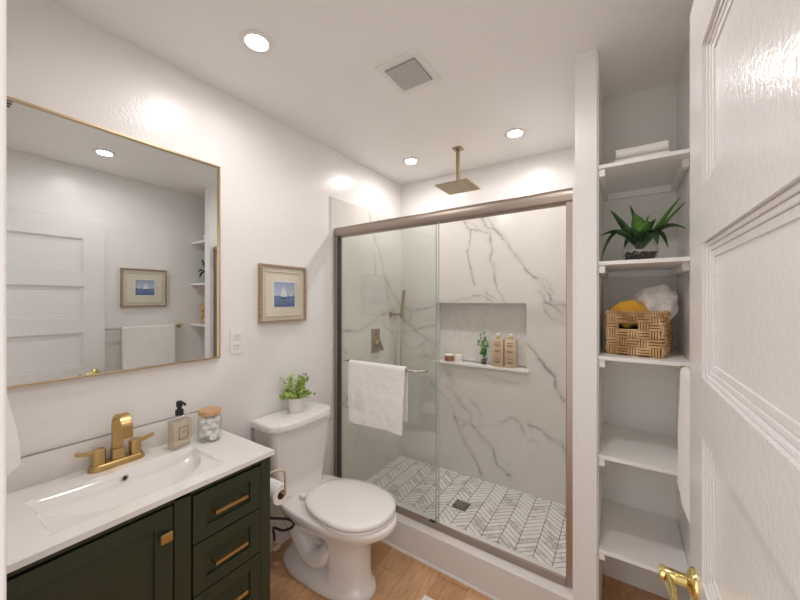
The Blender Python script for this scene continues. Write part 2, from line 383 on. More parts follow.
def vein_sheet(name, axis, val, u0, u1, v0, v1, veins, step, hole=None):
    nu = round((u1-u0)/step); nv = round((v1-v0)/step)
    U, V = np.meshgrid(u0+(u1-u0)*np.arange(nu+1)/nu, v0+(v1-v0)*np.arange(nv+1)/nv)
    Uf, Vf = U.ravel(), V.ravel()
    n1 = np.array([noise.fractal(Vector((a*9, b_*9, val)), .6, 2, 4) for a, b_ in zip(Uf, Vf)])
    n2 = np.array([noise.fractal(Vector((a*9+7, b_*9+3, val+5)), .6, 2, 4) for a, b_ in zip(Uf, Vf)])
    n3 = np.array([noise.noise(Vector((a*14, b_*14, val+9))) for a, b_ in zip(Uf, Vf)])
    wu, wv = Uf+n1*.012, Vf+n2*.012
    val_a = np.zeros_like(Uf)
    for w, s, pts in veins:
        d = np.full_like(Uf, 9.0)
        for (ax_, ay), (bx, by) in zip(pts, pts[1:]):
            dx, dy = bx-ax_, by-ay; L2 = dx*dx+dy*dy+1e-9
            t = np.clip(((wu-ax_)*dx+(wv-ay)*dy)/L2, 0, 1)
            d = np.minimum(d, np.hypot(wu-ax_-t*dx, wv-ay-t*dy))
        ww = (w*.0013)*(1+.8*n3)
        core = np.exp(-(d/ww)**2)*s*np.clip(.85+.9*n1+.3*n2, .1, 1.3)
        halo = np.exp(-(d/(ww*3.2))**2)*s*.26
        val_a = np.maximum(val_a, np.maximum(core, halo))
    val_a = np.clip(val_a*.95, 0, 1)
    co = np.zeros((len(Uf), 3))
    if axis == 'y': co[:, 0], co[:, 1], co[:, 2] = Uf, val, Vf
    else: co[:, 0], co[:, 1], co[:, 2] = val, Uf, Vf
    faces = []
    for j in range(nv):
        for i in range(nu):
            if hole:
                cu, cv = u0+(i+.5)*step, v0+(j+.5)*step
                if hole[0] < cu < hole[1] and hole[2] < cv < hole[3]: continue
            a = j*(nu+1)+i
            faces.append((a, a+1, a+nu+2, a+nu+1) if axis == 'y' else (a, a+nu+1, a+nu+2, a+1)[::-1])
    me = bpy.data.meshes.new(name); me.from_pydata(co.tolist(), [], faces)
    at = me.attributes.new('vein', 'FLOAT', 'POINT'); at.data.foreach_set('value', val_a.astype(np.float32))
    me.materials.append(M['marble'])
    o = bpy.data.objects.new(name, me); C.objects.link(o); o['kind'] = 'structure'
    md = o.modifiers.new('thick', 'SOLIDIFY'); md.thickness = .008; md.offset = -1
    return o
vein_sheet('wall_shower_back', 'y', YB, -1.68, -.165, .02, 2.18, BV, .005, (-1.325, -.575, .95, 1.435))
vein_sheet('wall_shower_left', 'x', XL+.012, 1.695, YB, .02, 2.18, LV, .005)
# edge cap of the left slab
struct('trim_3', B().box(XL, XL+.013, 1.690, 1.697, 0, 2.182), 'sillmarble')
# niche lining
b = B(); b.box(-1.325, -.575, 2.675, 2.69, .95, 1.435)
b.box(-1.335, -1.325, YB+.001, 2.69, .94, 1.445); b.box(-.575, -.565, YB+.001, 2.69, .94, 1.445)
b.box(-1.335, -.565, YB+.001, 2.69, 1.435, 1.445); b.box(-1.335, -.565, YB+.001, 2.69, .935, .942)
struct('wall_niche', b, 'nichemarble')
# shower tray, curb
struct('floor_shower', B().box(XL, -.163, 1.74, YB, 0, .03), 'chevron')
def yc(x): return 1.652-.027*(x-XL)
def yh(x): return 1.712-.024*(x-XL)
A0, A1 = XL, -.163
b = B().prism([(A0, yc(A0)), (A1, yc(A1)), (A1, yc(A1)+.15), (A0, yc(A0)+.15)], 0, .168)
struct('trim_4', b, 'curbmarble', bev=.003)
b = B().prism([(A0, yc(A0)-.006), (A1, yc(A1)-.006), (A1, yc(A1)+.002), (A0, yc(A0)+.002)], 0, .012)
struct('trim_5', b, 'trim')

# ================================================================== SHOWER ENCLOSURE
en = thing('shower_enclosure', (-.93, yh(-.93), .168), 'champagne metal framed glass shower door with both green-tinted panes slid to the left', 'shower door')
def strip(x0, x1, o0, o1, z0, z1):
    return B().prism([(x0, yh(x0)+o0), (x1, yh(x1)+o0), (x1, yh(x1)+o1), (x0, yh(x0)+o1)], z0, z1)
# header: rounded front
rings = []
for x in (A0+.013, A1-.001):
    y = yh(x); pr = []
    for k in range(9):
        a = -PI/2+PI*k/8; pr.append((x, y+.012-.014*math.cos(a), 1.9335+.033*math.sin(a)))
    pr += [(x, y+.055, 1.9665), (x, y+.055, 1.9005)]
    rings.append(pr)
B().loft(rings).obj('header_rail', 'bronze', en, smooth=35)
b = strip(A0+.013, A0+.045, .0, .045, .168, 1.902); b.obj('side_jamb', 'bronze', en, bev=.003)
strip(A0+.045, A0+.052, .002, .04, .178, 1.902).obj('jamb_seal', 'dark', en)
b = strip(A1-.040, A1-.001, .0, .045, .168, 1.902); b.obj('side_jamb', 'bronze', en, bev=.003)
b = strip(A0+.045, A1-.040, -.002, .042, .1685, .178); b2 = strip(A0+.045, A1-.040, -.006, .002, .168, .206)
b2.obj('track_lip', 'bronze', en, bev=.001)
b.obj('bottom_track', 'bronze', en)
PX0, PX1 = -1.643, -.856
g1 = strip(PX0, PX1, .008, .014, .182, 1.915).obj('glass_pane', 'glass', en)
g2 = strip(PX0+.01, PX1-.028, .028, .034, .182, 1.915).obj('glass_pane', 'glass', en)
strip(PX1-.001, PX1+.0035, .0079, .0141, .182, 1.902).obj('pane_edge', 'glassedge', en)
strip(PX1-.028, PX1-.0235, .0279, .0341, .182, 1.902).obj('pane_edge', 'glassedge', en)
b = strip(-.905, -.870, -.012, .006, .204, .210); b.obj('door_guide', 'black', en, bev=.002)
for z in (1.30, .62): B().box(A0+.046, A0+.052, yh(A0)-.001, yh(A0)+.006, z, z+.03).obj('bumper', 'dark', en)
# towel bar on the outer pane
zb, yb = 1.05, 1.648
path = [(-1.535, yh(-1.52)+.006, zb), (-1.535, yb+.012, zb)]+[(-1.535+.012-.012*math.cos(a), yb+.012-.012*math.sin(a), zb) for a in (PI/6, PI/3, PI/2)]
path += [(-.985, yb, zb)]+[(-.985+.03*math.sin(a), yb+.03-.03*math.cos(a), zb) for a in (PI/8, PI/4, PI/2.6)]+[(-.925, yh(-.9)+.006, zb)]
hb = B().tube(path, .0085, 14).obj('towel_bar', 'chrome', en, smooth=180)

# ================================================================== CLOTH HELPER
def draped_towel(name, axis, a0, a1, c, zbar, rb, front, back, amp, seed, th=.007, m='towel', flip=1, label='', cat='towel', skew=0.0, taper=0.0):
    """towel over a bar running along axis ('x' or 'y'); c = bar position on the other axis; flip: side of the front leaf"""
    na, prof = 46, []
    for i in range(26): prof.append((rb, -front+front*i/26, 'f'))
    for i in range(9):
        a = PI*i/8; prof.append((rb*math.cos(a), rb*math.sin(a), 'o'))
    for i in range(22): prof.append((-rb, -back*(i+1)/22, 'b'))
    bm = bmesh.new(); g = []
    for k in range(na+1):
        row = []
        u = a0+(a1-a0)*k/na
        for (d, z, tagp) in prof:
            h = max(0, -z)
            off = amp*min(1, h*6+.15)*noise.fractal(Vector((u*8+seed, z*5, seed*.7+(3 if tagp == 'b' else 0))), .8, 2, 3)
            off += amp*.5*math.sin(u*19+seed)*min(1, h*3)
            dd = d+(off+.012*min(1, h*2))*(1 if d >= 0 else -.35)
            uu = u+(skew*h if tagp != 'b' else -skew*h)+taper*h*(k/na-.5)+.004*noise.noise(Vector((z*20, seed, u*3)))
            zz = z+(.006*noise.noise(Vector((u*9, seed, 1))) if h > .2 else 0)
            p = (uu, c+flip*dd, zbar+zz) if axis == 'x' else (c+flip*dd, uu, zbar+zz)
            row.append(bm.verts.new(p))
        g.append(row)
    for r0, r1 in zip(g, g[1:]):
        for i in range(len(prof)-1): bm.faces.new((r0[i], r0[i+1], r1[i+1], r1[i]))
    b = B(); b.bm.free(); b.bm = bm
    o = b.obj(name, m, org=((a0+a1)/2, c, zbar) if axis == 'x' else (c, (a0+a1)/2, zbar), smooth=180)
    md = o.modifiers.new('th', 'SOLIDIFY'); md.thickness = th; md.offset = 1 if True else 0
    md2 = o.modifiers.new('ss', 'SUBSURF'); md2.levels = 1; md2.render_levels = 1
    return tag(o, label, cat)
draped_towel('bath_towel', 'x', -1.468, -1.035, yb, zb+.002, .0135, .375, .31, .010, 3, flip=-1, taper=-.05,
             label='white terry towel draped over the chrome bar of the glass shower door')

# ================================================================== SHOWER FITTINGS
o = thing('rain_shower_head', (-.945, 2.18, 2.25), 'square brass rain shower head hanging from the ceiling over the shower', 'shower head')
B().box(-.975, -.915, 2.15, 2.21, 2.508, 2.52, .003).obj('ceiling_flange', 'shbrass', o)
B().box(-.956, -.934, 2.169, 2.191, 2.265, 2.509, .002).obj('drop_arm', 'shbrass', o)
B().box(-1.065, -.825, 2.06, 2.30, 2.244, 2.254, .002).box(-.97, -.92, 2.155, 2.205, 2.254, 2.268, .004).obj('head_plate', 'shbrass', o)
b = B()
for i in range(10):
    for j in range(10):
        b.lathe([(.0045, 0), (.0032, -.003)], (-1.045+.2*i/9, 2.08+.2*j/9, 2.2445), 8)
b.obj('nozzle_field', 'drain', o)
o = thing('shower_valve', (XL+.012, 2.19, 1.13), 'rectangular brass shower valve plate with lever on the marble wall', 'valve')
X0 = XL+.012
B().box(X0, X0+.008, 2.135, 2.245, 1.03, 1.225, .002).obj('plate', 'shbrass', o)
B().lathe([(.026, 0), (.026, .03), (.023, .034)], (X0+.008, 2.19, 1.10), 28, 'x').obj('knob', 'shbrass', o, smooth=35)
B().tube([(X0+.045, 2.18, 1.13), (X0+.05, 2.225, 1.05)], 0, flat=(.035, .012)).obj('lever', 'shbrass', o, bev=.002)
B().lathe([(.012, 0), (.012, .012)], (X0+.008, 2.19, 1.185), 20, 'x').obj('diverter', 'shbrass', o, smooth=35)
o = thing('hand_shower', (X0, 2.45, 1.33), 'slim brass hand shower in its wall bracket with hanging hose', 'hand shower')
B().box(X0, X0+.014, 2.385, 2.42, 1.31, 1.355, .003).box(X0+.012, X0+.06, 2.393, 2.412, 1.325, 1.343, .002).box(X0+.045, X0+.066, 2.393, 2.52, 1.322, 1.346, .003).obj('bracket', 'shbrass', o)
B().tube([(X0+.056, 2.492, 1.30), (X0+.062, 2.50, 1.40), (X0+.075, 2.512, 1.545)], [.011, .0125, .014], 16).obj('handset', 'shbrass', o, smooth=50)
pth = [(X0+.056, 2.49, 1.31)]
for i in range(25):
    a = PI*i/24; pth.append((X0+.052, 2.451+.041*math.cos(a), .86-.10*math.sin(a)))
pth += [(X0+.052, 2.41, 1.31)]
B().tube(pth, .0058, 10).obj('hose', 'shbrass', o, smooth=180)
o = thing('floor_drain', (-.923, 2.182, .03), 'dark square drain grate in the shower floor', 'drain')
B().box(-.973, -.873, 2.132, 2.232, .028, .034, .001).obj('drain_frame', 'drain', o)
b = B()
for i in range(6):
    for j in range(6):
        if (i+j) % 2 == 0: b.box(-.963+i*.0135, -.953+i*.0135, 2.142+j*.0135, 2.152+j*.0135, .0338, .0358)
b.obj('grate_pattern', 'chrome', o)

# ---- niche sill and things on it
struct('trim_6', B().box(-1.345, -.555, YB-.028, 2.675, .925, .945, .003), 'sillmarble')
o = thing('pump_bottle', (-.79, 2.60, .945), 'tan pump bottle in the shower niche, next to the small plant', 'bottle', 'tan toiletry bottles')
c = (-.79, 2.60, .945)
b = B()
def sq(cx, cy, z, a, bb, r, n=6):
    pts = []
    for qx, qy, a0 in ((1, 1, 0), (-1, 1, PI/2), (-1, -1, PI), (1, -1, 1.5*PI)):
        for i in range(n+1):
            t = a0+PI/2*i/n; pts.append((cx+qx*(a-r)+r*math.cos(t), cy+qy*(bb-r)+r*math.sin(t), z))
    return pts
b.loft([sq(-.79, 2.60, z, a, d, r) for z, a, d, r in ((.945, .039, .025, .01), (.949, .044, .029, .012), (1.150, .044, .029, .012), (1.157, .041, .026, .012), (1.160, .012, .012, .011))])
b.obj('bottle_body', 'tan', o, smooth=50)
B().lathe([(.014, 0), (.014, .014), (.007, .016), (.007, .024)], (-.79, 2.60, 1.158)).obj('collar', 'doorbrass', o, smooth=40)
B().lathe([(.008, 0), (.013, .004), (.013, .014), (.008, .019)], (-.79, 2.60, 1.182)).obj('pump_cap', 'tancap', o, smooth=60)
for z, w in ((1.132, .022), (1.115, .026), (1.105, .017), (1.072, .024), (1.062, .02), (1.01, .012), (.985, .022), (.978, .015)):
    B().box(-.79-w, -.79+w, 2.5700, 2.5712, z-.0022, z+.0022).obj('printed_line', 'tanlabel', o)
dup(o, (-.694, 2.605, .945), 'tan pump bottle in the shower niche, rightmost item on the ledge')
o = thing('niche_plant', (-.905, 2.60, .945), 'little leafy green plant in a glass cup on the niche ledge', 'plant')
B().lathe([(.024, 0), (.027, .002), (.029, .062), (.027, .062), (.025, .005)], (-.905, 2.60, .945)).obj('glass_cup', 'clear', o, smooth=40)
b = B(); random.seed(4)
for i in range(40): b.ball((-.905+random.uniform(-.015, .015), 2.60+random.uniform(-.015, .015), .953+random.uniform(0, .035)), .0065, sub=1)
tag(b.obj('pebbles', M['stone'], o), kind='stuff')
def leaf_round(b, p, n, r, up=.0):
    n = Vector(n).normalized(); u = n.cross(Vector((0, 0, 1)))
    if u.length < .01: u = Vector((1, 0, 0))
    u.normalize(); w = u.cross(n); c = b.bm.verts.new(Vector(p)-n*r*.15); k = 8
    vs = [b.bm.verts.new(Vector(p)+(u*math.cos(2*PI*i/k)*.75+w*math.sin(2*PI*i/k))*r+n*r*.12) for i in range(k)]
    for i in range(k): b.bm.faces.new((c, vs[i], vs[(i+1) % k]))
bs, bl = B(), B(); random.seed(11)
for (tx, tz, k) in ((-.03, .235, 5), (.0, .25, 6), (.035, .19, 5), (-.035, .17, 4), (.02, .15, 4), (.0, .12, 4), (-.01, .2, 4)):
    p0 = Vector((-.905, 2.60, .955)); p1 = Vector((-.905+tx, 2.60+random.uniform(-.03, .02), .945+tz))
    pm = (p0+p1)/2+Vector((tx*-.2, 0, .02)); pts = [p0.lerp(pm, t).lerp(pm.lerp(p1, t), t) for t in [i/6 for i in range(7)]]
    bs.tube(pts, .0014, 6)
    for i in range(k):
        q = pts[6-min(6, i)] if i < 7 else p1
        leaf_round(bl, q+Vector((random.uniform(-.022, .022), random.uniform(-.02, .01), random.uniform(-.008, .012))), (random.uniform(-.6, .6), -1, random.uniform(.2, .9)), random.uniform(.010, .016))
bs.obj('stem', 'leaf_mid', o, smooth=180); bl.obj('foliage', 'leaf_mid', o)
o = thing('candle_tin', (-1.205, 2.60, .945), 'small copper coloured round tin on the niche ledge', 'tin')
B().lathe([(.036, 0), (.038, .002), (.038, .044), (.036, .046)], (-1.205, 2.60, .945)).obj('tin', 'copper', o, smooth=40)
B().lathe([(.039, .046), (.039, .056), (.036, .059)], (-1.205, 2.60, .945)).obj('lid', 'tancap', o, smooth=40)
o = thing('small_jar', (-1.135, 2.60, .945), 'small white jar beside the copper tin on the niche ledge', 'jar')
B().lathe([(.030, 0), (.034, .004), (.035, .042), (.030, .046)], (-1.125, 2.60, .945)).obj('jar_body', 'white', o, smooth=40)
B().lathe([(.033, .046), (.033, .058), (.030, .061)], (-1.125, 2.60, .945)).obj('lid', 'tancap', o, smooth=40)

# ================================================================== CEILING LAMPS, FANS
def downlight(x, y, label):
    o = thing('recessed_downlight', (x, y, H), label, 'ceiling light', 'recessed ceiling lights')
    B().lathe([(.043, .001), (.063, .0), (.065, -.004), (.060, -.007), (.043, -.005)], (x, y, H)).obj('trim_ring', 'white', o, smooth=50)
    B().lathe([(.0, -.0055), (.0435, -.0055), (.0435, -.004), (0, -.004)], (x, y, H)).obj('lens', 'lamp', o)
    return o
d0 = downlight(-1.245, .828, 'lit round recessed ceiling light above the vanity mirror')
dup(d0, (-1.33, 2.18, H), 'lit round recessed ceiling light left of the rain shower head')
dup(d0, (-.555, 2.18, H), 'lit round recessed ceiling light right of the rain shower head')
dup(d0, (-.26, .85, H), 'lit round recessed ceiling light near the door, seen only in the mirror')
o = thing('ceiling_vent', (-.825, 1.335, H), 'square white exhaust fan cover with perforated grey centre on the ceiling', 'vent')
b = B().box(-.935, -.715, 1.215, 1.455, H-.006, H-.0005, .002)
b.obj('cover', 'white', o)
B().box(-.905, -.745, 1.25, 1.42, H-.012, H-.005, .003).obj('grille', 'grille', o)
b = B()
for i in range(20): b.box(-.9005+.0078*i, -.8975+.0078*i, 1.255, 1.415, H-.0135, H-.0115)
for i in range(20): b.box(-.902, -.748, 1.2545+.0083*i, 1.2575+.0083*i, H-.0135, H-.0115)
b.obj('louvre', 'pot', o)
o = thing('ceiling_register', (-.61, .31, H), 'small slatted ceiling register seen at the mirror top left corner', 'vent')
B().box(-.685, -.535, .25, .372, H-.005, H-.0005).obj('register_plate', 'white', o)
b = B()
for i in range(3): b.box(-.665+.04*i, -.645+.04*i, .262, .362, H-.0075, H-.0045)
b.obj('slot', 'dark', o)
# ================================================================== MIRROR, PICTURES, OUTLET
MY0, MY1, MZ0, MZ1 = .08, .908, 1.170, 2.126
o = thing('wall_mirror', (XL, .5, MZ0), 'large rectangular wall mirror in a thin gold frame above the vanity', 'mirror')
B().box(XL+.001, XL+.012, MY0+.003, MY1-.003, MZ0+.003, MZ1-.003).obj('mirror_pane', 'mirror', o)
b = B()
ft = .0065
b.box(XL+.001, XL+.022, MY0, MY1, MZ0, MZ0+ft); b.box(XL+.001, XL+.022, MY0, MY1, MZ1-ft, MZ1)
b.box(XL+.001, XL+.022, MY0, MY0+ft, MZ0, MZ1); b.box(XL+.001, XL+.022, MY1-ft, MY1, MZ0, MZ1)
b.obj('frame', 'frame_gold', o)

def picture(y0, y1, z0, z1, xw, s, label, py0, py1, pz0, pz1, flip):
    o = thing('framed_picture', (xw, (y0+y1)/2, z0), label, 'picture')
    def bx(b, d0, d1, a, c, e, f, *r): return b.box(min(xw+s*d0, xw+s*d1), max(xw+s*d0, xw+s*d1), a, c, e, f, *r)
    w = .013
    b = B()
    bx(b, .001, .03, y0, y0+w, z0, z1); bx(b, .001, .03, y1-w, y1, z0, z1)
    bx(b, .001, .03, y0+w, y1-w, z0, z0+w); bx(b, .001, .03, y0+w, y1-w, z1-w, z1)
    b.obj('frame', 'frame_wood', o, bev=.002)
    b = B(); bx(b, .002, .016, y0+w, y1-w, z0+w, z1-w); b.obj('mat_board', 'mat_board', o)
    b = B(); w2 = .034
    for a, c, e, f in ((y0+w2, y0+w2+.008, z0+w2, z1-w2), (y1-w2-.008, y1-w2, z0+w2, z1-w2), (y0+w2, y1-w2, z0+w2, z0+w2+.008), (y0+w2, y1-w2, z1-w2-.008, z1-w2)):
        bx(b, .016, .022, a, c, e, f)
    b.obj('inner_fillet', 'mat_board', o, bev=.002)
    b = B(); bx(b, .016, .0172, py0-.004, py1+.004, pz0-.004, pz1+.004); b.obj('print_border', 'white', o)
    b = B(); bx(b, .0172, .0184, py0, py1, pz0, pz1); pr = b.obj('print', 'print', o)
    # sail boats on the print
    W_, H_ = py1-py0, pz1-pz0
    def P3(u, v):
        if flip: u = 1-u
        return (xw+s*.0188, py0+u*W_, pz0+v*H_)
    b = B()
    for poly in ([(.42, .40), (.44, .86), (.30, .42)], [(.45, .40), (.46, .80), (.62, .42)], [(.80, .42), (.81, .58), (.88, .43)], [(.78, .42), (.79, .55), (.73, .43)]):
        b.bm.faces.new([b.bm.verts.new(P3(u, v)) for u, v in poly])
    b.obj('painted_sails', 'ink_white', pr)
    b = B()
    for poly in ([(.28, .37), (.60, .37), (.52, .30), (.34, .30)], [(.36, .22), (.66, .20), (.55, .17)], [(.74, .41), (.90, .41), (.86, .38), (.77, .38)]):
        b.bm.faces.new([b.bm.verts.new(P3(u, v)) for u, v in poly])
    b.obj('painted_hulls', 'ink_dark', pr)
    return o
picture(1.128, 1.452, 1.330, 1.664, XL, 1, 'driftwood framed print of white sailboats hanging above the toilet', 1.222, 1.368, 1.42, 1.566, False)
picture(1.088, 1.432, 1.402, 1.738, XR, -1, 'framed sailboat print above the towel bar, seen in the mirror', 1.19, 1.335, 1.503, 1.64, True)

o = thing('wall_outlet', (XL, 1.003, 1.18), 'white double power outlet on the wall between mirror and picture', 'outlet')
B().box(XL+.0005, XL+.006, .969, 1.037, 1.178, 1.308, .002).obj('cover_plate', 'white', o)
for z in (1.269, 1.217):
    f = B().box(XL+.005, XL+.009, .984, 1.022, z-.017, z+.017, .004).obj('socket', 'white', o)
    B().box(XL+.0085, XL+.0094, .994, .9965, z-.003, z+.010).box(XL+.0085, XL+.0094, 1.0085, 1.011, z-.003, z+.010).box(XL+.0085, XL+.0094, 1.0005, 1.005, z-.012, z-.008).obj('slot', 'dark', f)

# ================================================================== VANITY
CT = .825; VX = -1.240; VY0, VY1 = .075, .882
v = thing('vanity_cabinet', (-1.46, .48, 0), 'dark green shaker vanity cabinet with gold handles under the white sink top', 'cabinet')
# carcass with legs
b = B().box(XL+.004, VX-.020, VY0, VY0+.018, .16, CT-.019).box(XL+.004, VX-.020, VY1-.018, VY1, .16, CT-.019)
b.box(XL+.004, XL+.010, VY0+.018, VY1-.018, .16, CT-.019).box(XL+.010, VX-.020, VY0+.018, VY1-.018, .16, .178)
b.obj('carcass', 'green', v)
b = B()   # face frame
b.box(VX-.020, VX, VY1-.040, VY1, .0, CT-.019); b.box(VX-.020, VX, VY0, VY0+.040, .0, CT-.019)
b.box(VX-.020, VX-.001, .522, .574, .16, CT-.019)
b.box(VX-.020, VX-.001, VY0+.04, VY1-.04, CT-.040, CT-.019); b.box(VX-.020, VX-.001, VY0+.04, VY1-.04, .16, .215)
b.obj('face_frame', 'green', v, bev=.0015)
for y0 in (VY0, VY1-.04): B().box(XL+.02, XL+.06, y0, y0+.04, 0, .16).obj('leg', 'green', v, bev=.002)
B().box(VX-.03, VX+.006, VY0-.004, VY1+.006, .175, .190).obj('base_molding', 'green', v, bev=.003)
# side panel frame (right side)
b = B().box(XL+.01, XL+.07, VY1, VY1+.006, .16, CT-.019).box(VX-.08, VX-.001, VY1, VY1+.006, .16, CT-.019).box(XL+.07, VX-.08, VY1, VY1+.006, CT-.09, CT-.019).box(XL+.07, VX-.08, VY1, VY1+.006, .16, .23)
b.obj('side_frame', 'green', v, bev=.001)
def shaker(name, y0, y1, z0, z1, st):
    b = B(); x0, x1 = VX-.014, VX+.001
    b.box(x0, x1, y0, y0+st, z0, z1); b.box(x0, x1, y1-st, y1, z0, z1)
    b.box(x0, x1, y0+st, y1-st, z0, z0+st); b.box(x0, x1, y0+st, y1-st, z1-st, z1)
    b.box(x0, x1-.009, y0+st-.002, y1-st+.002, z0+st-.002, z1-st+.002)
    return b.obj(name, 'green', v, bev=.0012)
def handle(par, yc_, zc, L):
    b = B().box(VX+.022, VX+.030, yc_-L/2, yc_+L/2, zc-.006, zc+.006, .0015)
    for s in (-1, 1): b.box(VX-.006, VX+.026, yc_+s*(L/2-.005)-.005, yc_+s*(L/2-.005)+.005, zc-.005, zc+.005)
    b.obj('handle', 'brass', par)
for z0, z1, zc in ((.607, .778, .695), (.424, .602, .512), (.225, .419, .322)):
    d = shaker('drawer', .580, .840, z0, z1, .045)
    handle(d, .706, zc, .125)
d = shaker('door', .121, .517, .225, .778, .052)
B().box(VX, VX+.016, .488, .494, .689, .696).box(VX+.014, VX+.024, .474, .508, .678, .708, .002).obj('knob', 'brass', d)

# ---- sink top: height field with a D-shaped bowl in a shallow recess
SX0, SX1, SY0, SY1 = XL+.002, -1.222, .065, .894
st = thing('sink_top', (-1.455, .48, CT-.018), 'white ceramic sink top with shallow curved basin on the green vanity', 'sink')
bx0, bx1, by0, by1 = -1.548, -1.285, .236, .724   # recess rectangle
cyB, hyB = .480, .244
def ss(a, b_, x):
    t = min(1, max(0, (x-a)/(b_-a))); return t*t*(3-2*t)
def zt(x, y):
    # rectangle recess
    e = min(x-bx0, bx1-x, y-by0, by1-y)
    z = -.012*ss(0, .010, e)*(0.35+.65*ss(0, .12, bx1+.02-x))
    # bowl: straight at the back, curved at the front
    yn = (y-cyB)/hyB
    if abs(yn) < 1:
        xf = bx0+(bx1-.004-bx0)*math.sqrt(1-abs(yn)**2.2)      # front rim of the bowl
        w = xf-bx0
        if w > .004 and bx0-.004 < x < xf:
            t = (x-bx0)/w
            prof = ss(-.22, .42, t)*ss(0, .34, 1-t)
            dep = .125*math.sqrt(max(0, 1-abs(yn)**2.4))
            z -= dep*prof
    return z
nx, ny = 170, 300
xs = [SX0+(SX1-SX0)*i/nx for i in range(nx+1)]; ys = [SY0+(SY1-SY0)*j/ny for j in range(ny+1)]
b = B(); g = [[b.bm.verts.new((x, y, CT+zt(x, y))) for x in xs] for y in ys]
for j in range(ny):
    for i in range(nx): b.bm.faces.new((g[j][i], g[j][i+1], g[j+1][i+1], g[j+1][i]))
bo = b.obj('basin', 'sink', st, smooth=180)
# rim slab under the edge
b = B()
def rim(x0, x1, y0, y1): b.box(x0, x1, y0, y1, CT-.018, CT-.0005)
rim(SX1-.03, SX1+.001, SY0, SY1+.001); rim(SX0, SX1-.03, SY1-.03, SY1+.001); rim(SX0, SX1-.03, SY0-.001, SY0+.03)
b.obj('front_edge', 'sink', st)
# bowl overflow ring
B().lathe([(.011, -.001), (.012, .003), (.0075, .003), (.0075, -.004)], (-1.5435, .482, .797), 24, 'x').obj('overflow_ring', 'chrome', st, smooth=40)
B().lathe([(.0, .0005), (.0076, .0005), (.0076, -.002), (0, -.002)], (-1.5435, .482, .797), 24, 'x').obj('overflow_hole', 'dark', st)
B().lathe([(.0, .004), (.02, .003), (.022, .0)], (-1.46, .482, CT-.108), 24).obj('drain_plug', 'brass', st, smooth=40)
tag(B().box(XL+.001, XL+.016, .065, .890, CT, CT+.104, .003).obj('backsplash', 'splash', org=(XL, .48, CT), smooth=35), 'low glossy white backsplash strip along the wall behind the faucet', 'backsplash')
B().box(XL+.0005, XL+.0145, .065, .890, CT+.1035, CT+.1065).obj('edge_shadow_line', 'grille', bpy.data.objects['backsplash'])  # dark strip painting the shadow line along the backsplash top
# ---- faucet
fx, fy = -1.632, .487
f = thing('faucet', (fx, fy, CT), 'brushed gold two-handle faucet with arched flat spout on the sink top', 'faucet')
def oval(cx, cy, z, hx, hy, r, n=8): return sq(cx, cy, z, hx, hy, r, n)
B().loft([oval(fx, fy, CT, .030, .088, .029), oval(fx, fy, CT+.006, .030, .088, .029), oval(fx, fy, CT+.019, .026, .083, .025), oval(fx, fy, CT+.022, .023, .080, .022)]).obj('base_plate', 'brass', f, smooth=35)
b = B().loft([oval(fx, fy, z, .016, .020, .004) for z in (CT+.021, CT+.062)]).obj('spout_collar', 'brass', f, smooth=35)
rr = .046
path = [(fx, fy, CT+.05), (fx, fy, CT+.10), (fx, fy, .955)]+arc((fx+rr, fy, .975), rr, PI, 0, 18)+[(fx+2*rr, fy, .955), (fx+2*rr+.001, fy, .942)]
B().tube(path, 0, flat=(.036, .014), up=(1, 0, 0)).obj('spout', 'brass', f, bev=.0025, smooth=35)
for s in (-1, 1):
    hy = fy+s*.056
    hb_ = B().loft([oval(fx, hy, z, .017, .019, .012) for z in (CT+.021, CT+.073)]+[oval(fx, hy, CT+.076, .015, .017, .011)]).obj('handle', 'brass', f, smooth=35)
    B().tube([(fx, hy+s*.01, CT+.066), (fx, hy+s*.038, CT+.070), (fx, hy+s*.064, CT+.077)], 0, flat=(.020, .011)).obj('lever', 'brass', hb_, bev=.001)
# ---- soap bottle
o = thing('soap_dispenser', (-1.595, .69, CT), 'square clear bottle of amber hand soap with black pump on the sink top', 'soap dispenser')
o.rotation_euler = (0, 0, math.radians(14))
def lsq(z, a, d, r): return sq(-1.595, .69, z, a, d, r)
B().loft([lsq(CT+.001, .022, .040, .010), lsq(CT+.004, .026, .044, .012), lsq(CT+.127, .026, .044, .012), lsq(CT+.134, .018, .034, .012), lsq(CT+.137, .013, .013, .012), lsq(CT+.142, .012, .012, .0119)]).obj('glass_bottle', 'clear', o, smooth=50)
B().loft([lsq(CT+.006, .021, .039, .009), lsq(CT+.116, .022, .040, .010)]).obj('liquid_soap', 'amber', o, smooth=50)
b = B().lathe([(.016, .138), (.016, .160), (.012, .162), (.009, .163), (.009, .174), (.0125, .175), (.0125, .195), (.009, .198)], (-1.595, .69, CT), 20)
b.tube([(-1.595, .69, CT+.189), (-1.572, .692, CT+.190), (-1.562, .692, CT+.183)], .0052, 10)
b.obj('pump', 'black', o, smooth=45)
b = B(); x = -1.5685
for a, c, e, g_ in ((-.022, .020, .040, .042), (-.022, .020, .088, .090), (-.022, -.020, .040, .090), (.018, .020, .040, .090), (-.010, .008, .070, .072), (-.008, .006, .063, .0645)):
    b.box(x, x+.0008, .69+a, .69+c, CT+e, CT+g_)
b.obj('label_outline', 'dark', o)
